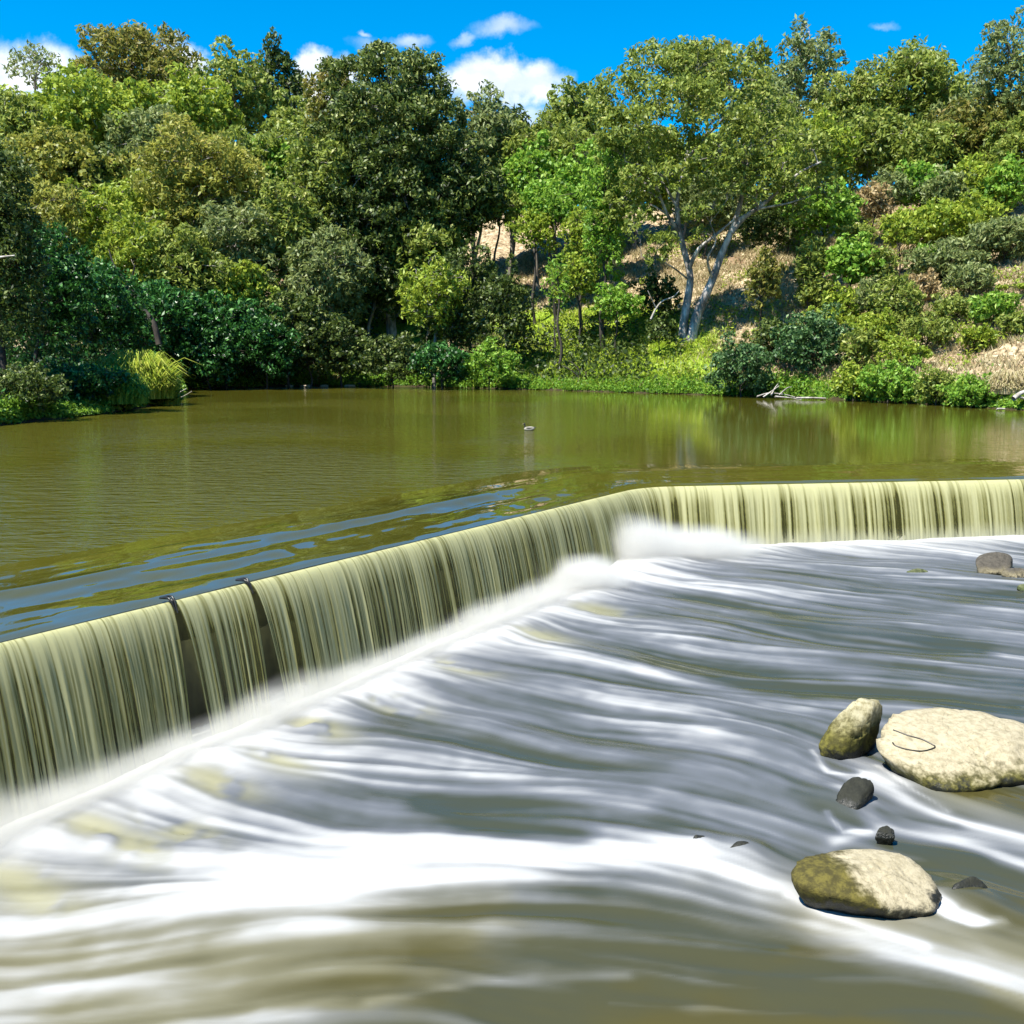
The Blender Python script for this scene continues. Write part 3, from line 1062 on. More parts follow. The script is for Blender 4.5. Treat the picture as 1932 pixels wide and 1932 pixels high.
for (u, v, pts, mat, lab, sd) in DR:
    add_rock('rock', u, v, pts, mat, lab, up=(.15 if sd in (4, 5) else .09), facets=7, round_=20, rough=.05, seed=sd, cat='rock', group='wet dark rocks in the rapids')
add_rock('rock', 1878, 1084, [(1835, 1070, .3), (1838, 1050, .5), (1855, 1040, .7), (1890, 1038, .8), (1915, 1046, .7), (1917, 1066, .4), (1900, 1082, .1), (1860, 1086, .0), (1838, 1082, .15), (1878, 1100, .5), (1850, 1095, 1.2), (1910, 1095, 1.2)],
         m_grey, 'grey block-shaped rock standing in white water below the right falls', round_=16, rough=.03, seed=9, cat='rock')
add_rock('rock', 1912, 1090, [(1885, 1085, .1), (1892, 1072, .2), (1915, 1066, .3), (1940, 1072, .3), (1945, 1088, .1), (1915, 1094, .0), (1915, 1108, .3), (1900, 1095, .7), (1935, 1095, .7)],
         m_grey, 'small pale rock in front of the grey block-shaped rock', round_=10, rough=.05, seed=10, cat='rock')
add_rock('rock', 1725, 1088, [(1692, 1086, .1), (1705, 1076, .2), (1728, 1069, .3), (1750, 1074, .3), (1762, 1084, .1), (1728, 1092, .0), (1728, 1110, .3), (1705, 1095, .8), (1755, 1095, .8)],
         m_mossd, 'low dark green rock alone in white water left of the grey rocks', round_=9, rough=.05, seed=11, cat='rock')
add_rock('rock', 1935, 1118, [(1912, 1112, .1), (1920, 1100, .2), (1945, 1098, .3), (1970, 1108, .2), (1975, 1120, .0), (1940, 1122, .0), (1940, 1140, .3), (1925, 1125, .7), (1965, 1125, .7)],
         m_mossd, 'dark green rock cut by the right edge of the photo', round_=9, rough=.05, seed=12, cat='rock')

# looped cord on the slab
bv = BVHTree.FromPolygons([Vector(slab.location) + v.co for v in slab.data.vertices], [p.vertices[:] for p in slab.data.polygons])
cord = []
for (u, v) in ((1648, 1380), (1656, 1374), (1664, 1374), (1685, 1378), (1712, 1388), (1740, 1396), (1756, 1404), (1764, 1409), (1760, 1413), (1740, 1418), (1712, 1415), (1690, 1408), (1684, 1402)):
    hit = bv.ray_cast(Vector((0, 0, CAMZ)), Vector(ray(u, v)).normalized())
    if hit[0] is not None:
        cord.append(np.array(hit[0]) + np.array([0, 0, .008]))
if len(cord) > 3:
    cp = curve_pts(cord, 5)
    c0 = cp.mean(0)
    o = link('cord', tubes_mesh('cord', [(cp - c0, .011)], 6), m_deb)
    o.location = tuple(c0)
    tag(o, 'thin dark brown cord lying in a loop on the pale slab', 'cord')


# ------------------------------------------------------------------ vegetation materials
def leaf_mat(name, cols, transl=.38, tcol=(.30, .34, .05), rough=.5, spec=.3):
    m, t, out = newmat(name)
    a = t.add('ShaderNodeAttribute', attribute_name='tint').outputs['Fac']
    n = len(cols)
    c = t.ramp(a, [(i / (n - 1), cc) for i, cc in enumerate(cols)])
    bs = t.add('ShaderNodeBsdfPrincipled', inp={'Base Color': c, 'Roughness': rough, 'Specular IOR Level': spec})
    tlc = t.add('ShaderNodeMix', data_type='RGBA', blend_type='MIX')
    tlc.inputs[0].default_value = .5
    t.l.new(c, tlc.inputs[6])
    tlc.inputs[7].default_value = (*tcol, 1)
    tl = t.add('ShaderNodeBsdfTranslucent', inp={'Color': tlc.outputs[2]})
    mx = t.add('ShaderNodeMixShader', inp={0: transl, 1: bs.outputs[0], 2: tl.outputs[0]})
    t.l.new(mx.outputs[0], out.inputs[0])
    return m


PAL = {
    'olive': leaf_mat('olive_leaves', [(.035, .06, .010), (.15, .205, .032), (.29, .35, .07), (.42, .40, .12)], tcol=(.34, .42, .06)),
    'rust': leaf_mat('rust_tipped_leaves', [(.03, .05, .010), (.13, .155, .024), (.25, .235, .055), (.34, .25, .08)], tcol=(.34, .34, .06)),
    'gold': leaf_mat('golden_leaves', [(.055, .08, .013), (.22, .25, .04), (.37, .37, .075), (.44, .35, .11)], tcol=(.42, .42, .07)),
    'yellow': leaf_mat('yellow_green_leaves', [(.045, .08, .010), (.18, .27, .024), (.34, .42, .05), (.46, .47, .09)], tcol=(.42, .50, .05)),
    'bright': leaf_mat('bright_green_leaves', [(.04, .10, .012), (.13, .28, .025), (.26, .42, .055), (.38, .48, .10)], tcol=(.32, .50, .05)),
    'grey': leaf_mat('grey_green_leaves', [(.045, .07, .02), (.15, .20, .06), (.27, .32, .12), (.37, .37, .17)], tcol=(.28, .34, .09)),
    'dark': leaf_mat('dark_green_leaves', [(.007, .016, .004), (.034, .060, .011), (.125, .17, .036), (.30, .33, .10)], transl=.25, tcol=(.14, .22, .03)),  # low tones darkened to paint understory shade into the leaves
    'emerald': leaf_mat('emerald_leaves', [(.004, .016, .004), (.012, .052, .010), (.05, .17, .03), (.22, .42, .12)], transl=.2, tcol=(.06, .22, .03), rough=.38),  # near-black shade and bright highlights put into the leaf colours
    'blue': leaf_mat('blue_green_leaves', [(.008, .024, .008), (.03, .08, .022), (.10, .19, .06), (.24, .32, .13)], transl=.22, tcol=(.10, .24, .05)),
    'tan': leaf_mat('dry_tan_leaves', [(0.221, 0.152, 0.069), (0.386, 0.29, 0.138), (0.552, 0.428, 0.235), (0.414, 0.359, 0.138)], tcol=(.4, .3, .12)),
    'lime': leaf_mat('lime_grass', [(.11, .18, .012), (.27, .37, .025), (.44, .52, .06), (.58, .54, .18)], tcol=(.5, .58, .05), rough=.6, spec=.25),
    'straw': leaf_mat('straw_grass', [(.13, .095, .045), (.33, .27, .14), (.50, .43, .27), (.30, .32, .10)], tcol=(.5, .42, .2), rough=.7, spec=.2),
}


def bark(name, a, b, c):
    m, t, out = newmat(name)
    p = t.add('ShaderNodeTexCoord').outputs['Object']
    n1 = t.noise(t.mapping(p, (1.2, 1.2, .45)), 1.6, 5, .62)
    n2 = t.noise(t.mapping(p, (1, 1, .2)), 9, 4, .6)
    col = t.ramp(n1, [(.34, a), (.5, b), (.64, c)])
    col = t.mixc(t.math('MULTIPLY', t.sstep(n2, .5, .75), .45), col, a)
    bmp = t.add('ShaderNodeBump', inp={'Strength': .5, 'Distance': .05, 'Height': n2})
    bs = t.add('ShaderNodeBsdfPrincipled', inp={'Base Color': col, 'Roughness': .8, 'Normal': bmp.outputs[0]})
    t.l.new(bs.outputs[0], out.inputs[0])
    return m


BARK = {'pale': bark('pale_gum_bark', (.07, .06, .05), (.24, .22, .20), (.50, .47, .44)),
        'grey': bark('grey_bark', (.06, .05, .04), (.20, .175, .14), (.40, .36, .30)),
        'dark': bark('dark_bark', (.012, .010, .007), (.035, .028, .02), (.08, .065, .045)),
        'bleached': bark('bleached_wood', (.16, .14, .11), (.32, .29, .25), (.5, .46, .41))}

NLEAF = [0]


def leaf_arrays(cen, nrm, L, W, tint_, r):
    """rhombic leaves: cen (N,3), nrm (N,3) face normals"""
    N = len(cen)
    NLEAF[0] += N
    rv = r.normal(size=(N, 3))
    rv[:, 2] -= .7                                        # leaves hang
    a = rv - nrm * np.sum(rv * nrm, 1)[:, None]
    a /= np.linalg.norm(a, axis=1)[:, None] + 1e-9
    b = np.cross(nrm, a)
    L = L * r.uniform(.7, 1.35, N)
    W = W * r.uniform(.7, 1.3, N)
    bend = nrm * (L * .12)[:, None]
    V = np.stack([cen - a * (L / 2)[:, None] - bend, cen + b * (W / 2)[:, None], cen + a * (L / 2)[:, None] - bend, cen - b * (W / 2)[:, None]], 1).reshape(-1, 3)
    Fq = np.arange(N * 4).reshape(-1, 4)
    return V, Fq, np.repeat(tint_, 4)


def unit(v):
    return v / (np.linalg.norm(v, axis=-1, keepdims=True) + 1e-9)


def crown_leaves(lobes, r, leaf, cov, bias, ztop, zbot, tip=.0, clump=1.0, flat=.75):
    bias = bias * .6
    cov = cov * .85
    leaf = (leaf[0] * 1.08, leaf[1] * 1.08)
    """lobes: list of (center, radii). Leaves gather in clumps on the lobes' shells."""
    Cs, Ns, Ts = [], [], []
    for c, rad in lobes:
        c, rad = np.asarray(c, float), np.asarray(rad, float)
        rm = float(np.cbrt(np.prod(rad)))
        area = 4 * math.pi * rm ** 2
        n = int(cov * area / (leaf[0] * leaf[1] * .5) * .5)
        n = max(n, 30)
        rc = float(np.clip(.30 * rm, .25, 1.05)) * clump
        nk = max(5, int(area / (rc * rc * 3.0)))
        kd = unit(r.normal(size=(nk, 3)) + np.array([0, 0, .35]))
        kr = r.uniform(.66, 1.04, nk)[:, None]
        ks = r.uniform(.6, 1.3, nk)
        wgt = ks ** 2
        kc = c + kd * kr * rad
        idx = r.choice(nk, n, p=wgt / wgt.sum())
        off = unit(r.normal(size=(n, 3))) * (r.random(n) ** .45)[:, None] * (rc * ks[idx])[:, None]
        off[:, 2] *= flat
        P = kc[idx] + off
        nr = unit(unit(off) * bias + kd[idx] * bias * .5 + np.array([0, 0, .25 * bias]) + r.normal(size=(n, 3)) * .75)
        h = np.clip((P[:, 2] - zbot) / max(ztop - zbot, .1), 0, 1)
        kt = r.random(nk)[idx]
        T = np.clip(.02 + .62 * r.random(n) ** 1.25 + .22 * kt + .8 * tip * h ** 1.5 * r.random(n), 0, 1)  # leaf variation, widened to paint lit leaves against dark gaps
        Cs.append(P)
        Ns.append(nr)
        Ts.append(T)
    return leaf_arrays(np.vstack(Cs), np.vstack(Ns), leaf[0], leaf[1], np.concatenate(Ts), r)


def limb(p0, p1, r, sag=.12, n=5):
    p0, p1 = np.asarray(p0, float), np.asarray(p1, float)
    d = p1 - p0
    L = np.linalg.norm(d)
    m1 = p0 + d * .35 + np.array([*(r.normal(size=2) * .07 * L), .06 * L + sag * L * .6])
    m2 = p0 + d * .7 + np.array([*(r.normal(size=2) * .07 * L), sag * L * .5])
    return curve_pts([p0, m1, m2, p1], n)


TREES = []


def build_tree(name, label, base, lobes, stems, pal, leaf, cov, bias, bark_k, r, tip=.3, twigs=4, cat='tree', group=None, clump=1.0, lift=.25, trunk_sides=8, flat=.75):
    """stems: list of (points, r0, r1) local to base; every lobe gets a limb from the nearest upper stem point"""
    root = empty(name, tuple(base), label, cat, group)
    tl, bl = [], []
    allp, allr = [], []
    for pts, r0, r1 in stems:
        cp = curve_pts(pts, 6)
        rr = r0 + (r1 - r0) * np.linspace(0, 1, len(cp)) ** .8
        rr[0] *= 1.25
        tl.append((cp, rr))
        k0 = int(len(cp) * .3)
        allp.append(cp[k0:])
        allr.append(rr[k0:])
    if tl:
        AP, AR = np.vstack(allp), np.concatenate(allr)
        for c, rad in lobes:
            c = np.asarray(c, float)
            dz = c[2] - AP[:, 2]
            dist = np.linalg.norm(AP - c, axis=1) + 2.0 * np.clip(-dz + .5, 0, None)
            k = int(np.argmin(dist))
            lp = limb(AP[k], c + np.array([0, 0, lift]) * np.asarray(rad), r)
            r0 = min(AR[k] * .7, .026 * np.linalg.norm(c - AP[k]) + .04)
            bl.append((lp, np.linspace(r0, r0 * .35, len(lp))))
            for q in range(twigs):
                dr = unit(r.normal(size=3) + np.array([0, 0, .4]))
                s0 = lp[r.integers(len(lp) // 3, len(lp))]
                tw = limb(s0, c + dr * np.asarray(rad) * .85, r, .08, 3)
                bl.append((tw, np.linspace(r0 * .45, r0 * .12, len(tw))))
        link('trunk', tubes_mesh('trunk', tl, trunk_sides), BARK[bark_k], root)
        if bl:
            link('branches', tubes_mesh('branches', bl, 4), BARK[bark_k], root, kind='stuff')
    zt = max(c[2] + rad[2] for c, rad in lobes)
    zb = min(c[2] - rad[2] for c, rad in lobes)
    V, Fq, T = crown_leaves(lobes, r, leaf, cov, bias, zt, zb, tip, clump, flat)
    link('crown' if cat == 'tree' else 'foliage', np_mesh('crown', V, Fq, {'tint': T}), PAL[pal], root, kind='stuff')
    return root


def auto_lobes(r, c, rad, n, size, low=-.9):
    out_ = []
    for i in range(n):
        z = low + (1 - low) * (i + .5) / n
        ph = i * 2.39996 + r.uniform(-.4, .4)
        q = math.sqrt(max(0, 1 - z * z))
        d = np.array([q * math.cos(ph), q * math.sin(ph), z]) * r.uniform(.5, .72)
        s = size * r.uniform(.75, 1.25)
        out_.append((np.asarray(c) + d * np.asarray(rad), np.asarray(rad) * s * np.array([1, 1, .85])))
    return out_


def auto_tree(label, u, Y, vtop, vbot, wpx, pal, form='round', bark_k='grey', seed=0, vbase=None, lean=0, cov=None, group='trees on the far hillside', name='tree', tip=.3, cat='tree', wd=1.0):
    r = np.random.default_rng(1000 + seed)
    vm = (vtop + vbot) / 2
    pc = at_y(u, vm, Y)
    top = at_y(u, vtop, Y)[2]
    bot = at_y(u, vbot, Y)[2]
    wm = wpx / F * Y * (1.22 if cat == 'tree' else 1.08) * wd
    bx = pc[0] + lean
    if vbase is not None:
        g = at_y(u, vbase, Y)
        gz_ = float(ground_h(np.array([bx]), np.array([Y]))[0])
    gz_ = float(ground_h(np.array([bx]), np.array([Y]))[0]) - .15
    base = np.array([bx, Y, gz_])
    bot = max(bot, gz_ + .3)
    H = top - gz_
    c = np.array([pc[0], Y, (top + bot) / 2]) - base
    rad = np.array([wm / 2, wm / 2 * .85, (top - bot) / 2])
    px = F / Y                                             # display pixels per metre
    k = Y / 100.0
    if form == 'round':
        lobes = auto_lobes(r, c, rad, 19, .40)
        leaf, cv, bias, clump, flat = (.40 * k, .26 * k), 1.5, 1.1, 1.0, .7
    elif form == 'gum':
        lobes = auto_lobes(r, c, rad, 22, .37)
        leaf, cv, bias, clump, flat = (.52 * k, .19 * k), 1.35, .7, .95, .85
    elif form == 'sparse':
        lobes = auto_lobes(r, c, rad, 11, .30, -.7)
        leaf, cv, bias, clump, flat = (.5 * k, .17 * k), .75, .5, .9, .9
    elif form == 'tall':
        lobes = auto_lobes(r, c, rad, 15, .38)
        leaf, cv, bias, clump, flat = (.5 * k, .18 * k), 1.1, .6, .9, .9
    elif form == 'shrub':
        rad = rad * np.array([1, 1, 1.25])
        lobes = auto_lobes(r, c - np.array([0, 0, rad[2] * .05]), rad, 13, .40, -.7)
        lobes += [(c + unit(r.normal(size=3) * np.array([1, 1, .5]) + np.array([0, 0, .6])) * rad * r.uniform(.8, 1.15), rad * r.uniform(.14, .26)) for _ in range(7)]
        leaf, cv, bias, clump, flat = (.34 * k, .20 * k), 1.4, .8, .9, .8
    elif form == 'hedge':
        lobes = auto_lobes(r, c, rad, 16, .40, -.8)
        leaf, cv, bias, clump, flat = (.44 * k, .22 * k), 1.4, .8, 1.0, .7
    if form in ('gum', 'tall', 'round'):
        lobes += [(c + unit(r.normal(size=3) + np.array([0, 0, .35])) * rad * r.uniform(.82, 1.08), rad * r.uniform(.14, .26)) for _ in range(9)]
    if cov:
        cv *= cov
    nseg = 4
    tz = c[2] + rad[2] * .35
    tp = [(0, 0, 0)]
    for i in range(1, nseg + 1):
        f_ = i / nseg
        tp.append((c[0] * f_ ** 1.3 + r.normal() * .02 * H, c[1] * f_ + r.normal() * .02 * H, tz * f_))
    r0 = np.clip(.016 * H, .05, .42)
    return build_tree(name, label, base, lobes, [(tp, r0, r0 * .35)], pal, leaf, cv, bias, bark_k, r, tip=tip,
                      twigs=3 if form in ('gum', 'sparse', 'tall') else 1, cat=cat, group=group, clump=clump, flat=flat, trunk_sides=7)


# ---- hero: the big white-barked gum right of centre
def hero(name, label, u0, vb, stems_px, lobes_px, pal, bark_k, seed, leaf, cov, bias, tip, twigs=6, Y=None):
    r = np.random.default_rng(seed)
    if Y is None:
        b = ground_hit(u0, vb)
        Y = b[1]
    b = at_y(u0, vb, Y)
    b[2] = float(ground_h(np.array([b[0]]), np.array([Y]))[0]) - .1
    stems = []
    for pts, r0, r1 in stems_px:
        stems.append(([at_y(u, v, Y + dy) - b for (u, v, dy) in pts], r0, r1))
    lobes = []
    for (u, v, ru, rv, dy) in lobes_px:
        c = at_y(u, v, Y + dy) - b
        lobes.append((c, np.array([ru / F * Y, (ru + rv) / 2 / F * Y * .9, rv / F * Y])))
    return build_tree(name, label, b, lobes, stems, pal, leaf, cov, bias, bark_k, r, tip=tip, twigs=twigs, group=None, trunk_sides=10)


hero('gum_tree', 'huge spreading gum with forked white trunk on the grassy bank', 1297, 645,
     [([(1288, 652, 0), (1290, 610, 0), (1298, 560, .3), (1302, 520, .5), (1290, 470, .8), (1280, 425, 1), (1278, 380, 1.2), (1290, 320, 1.5), (1305, 250, 1.6), (1315, 180, 1.6)], .46, .10),
      ([(1302, 648, -.2), (1312, 605, -.2), (1330, 560, -.3), (1345, 525, -.4), (1362, 478, -.5), (1380, 435, -.8), (1392, 400, -1), (1402, 360, -1.2), (1412, 300, -1.4), (1420, 230, -1.5)], .52, .10),
      ([(1380, 438, -.8), (1405, 410, -1), (1440, 385, -1.2), (1475, 355, -1.4), (1510, 325, -1.6), (1550, 305, -1.6)], .26, .07),
      ([(1392, 415, -.9), (1430, 395, -1.3), (1480, 385, -1.8), (1525, 372, -2.2)], .17, .05),
      ([(1300, 505, .4), (1318, 470, -.2), (1345, 448, -.8), (1372, 425, -1.0), (1395, 405, -1.2)], .22, .06),
      ([(1283, 440, 1), (1262, 410, .6), (1245, 370, .2), (1232, 320, 0), (1222, 270, 0)], .2, .06),
      ([(1282, 400, 1), (1250, 345, 1.4), (1215, 315, 1.8), (1180, 305, 2.0)], .15, .05),
      ([(1296, 300, 1.5), (1335, 255, .5), (1370, 215, -.5), (1385, 170, -1)], .16, .05),
      ([(1302, 530, .5), (1270, 505, -1), (1240, 490, -2), (1210, 485, -2.6)], .10, .03),
      ([(1345, 528, -.4), (1335, 490, -2), (1350, 455, -2.6), (1340, 420, -3)], .14, .04)],
     [(1235, 150, 80, 62, 0), (1175, 185, 62, 55, 1), (1320, 135, 75, 52, 0), (1390, 175, 62, 55, -1), (1280, 205, 80, 55, -3), (1200, 250, 66, 55, -1), (1350, 235, 75, 48, -3),
      (1430, 225, 58, 55, 0), (1250, 300, 52, 42, 3), (1470, 275, 58, 45, -2), (1395, 300, 55, 36, -3), (1520, 285, 45, 42, 0), (1165, 300, 42, 45, 2), (1300, 345, 40, 28, 2), (1345, 320, 48, 34, -3),
      (1440, 335, 42, 28, -3), (1545, 325, 34, 30, 1), (1222, 355, 40, 34, 0), (1290, 110, 50, 30, 1), (1500, 355, 34, 20, -2), (1205, 420, 30, 34, -2), (1240, 470, 26, 30, -2.5), (1345, 385, 30, 20, -3), (1150, 235, 30, 40, 1), (1180, 370, 36, 34, 1), (1262, 405, 28, 24, 3), (1430, 385, 34, 22, 2), (1500, 395, 36, 24, -1), (1560, 355, 28, 24, 0), (1150, 400, 24, 30, 1), (1262, 335, 36, 26, -4), (1352, 292, 42, 26, -5), (1425, 362, 30, 20, -4), (1308, 402, 22, 15, -4), (1205, 335, 36, 26, -3), (1475, 322, 34, 24, -4), (1382, 345, 26, 18, -5), (1322, 440, 18, 14, -3), (1255, 455, 22, 18, -3)],
     'olive', 'pale', 11, (.44, .19), 1.5, .75, .35, twigs=8)

hero('gum_tree', 'dark dense gum tree with a white-scarred trunk left of centre', 740, 640,
     [([(740, 640, 0), (736, 590, 0), (734, 540, .2), (730, 500, .4), (738, 440, .6), (742, 380, .6), (738, 300, .6), (736, 200, .6)], .60, .12),
      ([(738, 560, .1), (752, 520, -.4), (766, 490, -.8), (760, 455, -1), (775, 400, -1.2)], .3, .08),
      ([(728, 600, 0), (705, 560, -.3), (688, 520, -.6), (672, 480, -1), (650, 430, -1)], .24, .07)],
     [(735, 145, 75, 55, 0), (668, 150, 66, 40, 2), (800, 165, 52, 55, 0), (700, 215, 72, 50, -2), (790, 235, 66, 52, -2), (840, 225, 32, 50, 1), (640, 270, 58, 50, 0), (740, 290, 70, 46, -3),
      (820, 310, 56, 46, -1), (680, 345, 70, 46, -3), (760, 365, 60, 40, -4), (600, 340, 54, 50, 1), (845, 385, 48, 46, -1), (620, 415, 58, 48, -2), (700, 430, 56, 40, -4), (790, 440, 48, 38, -3),
      (850, 450, 36, 34, 0), (580, 450, 46, 50, 0), (640, 490, 46, 40, -2), (720, 110, 40, 26, 1), (680, 510, 34, 34, -4), (800, 500, 34, 30, -3)],
     'dark', 'pale', 12, (.46, .22), 2.6, .7, .75, twigs=3)

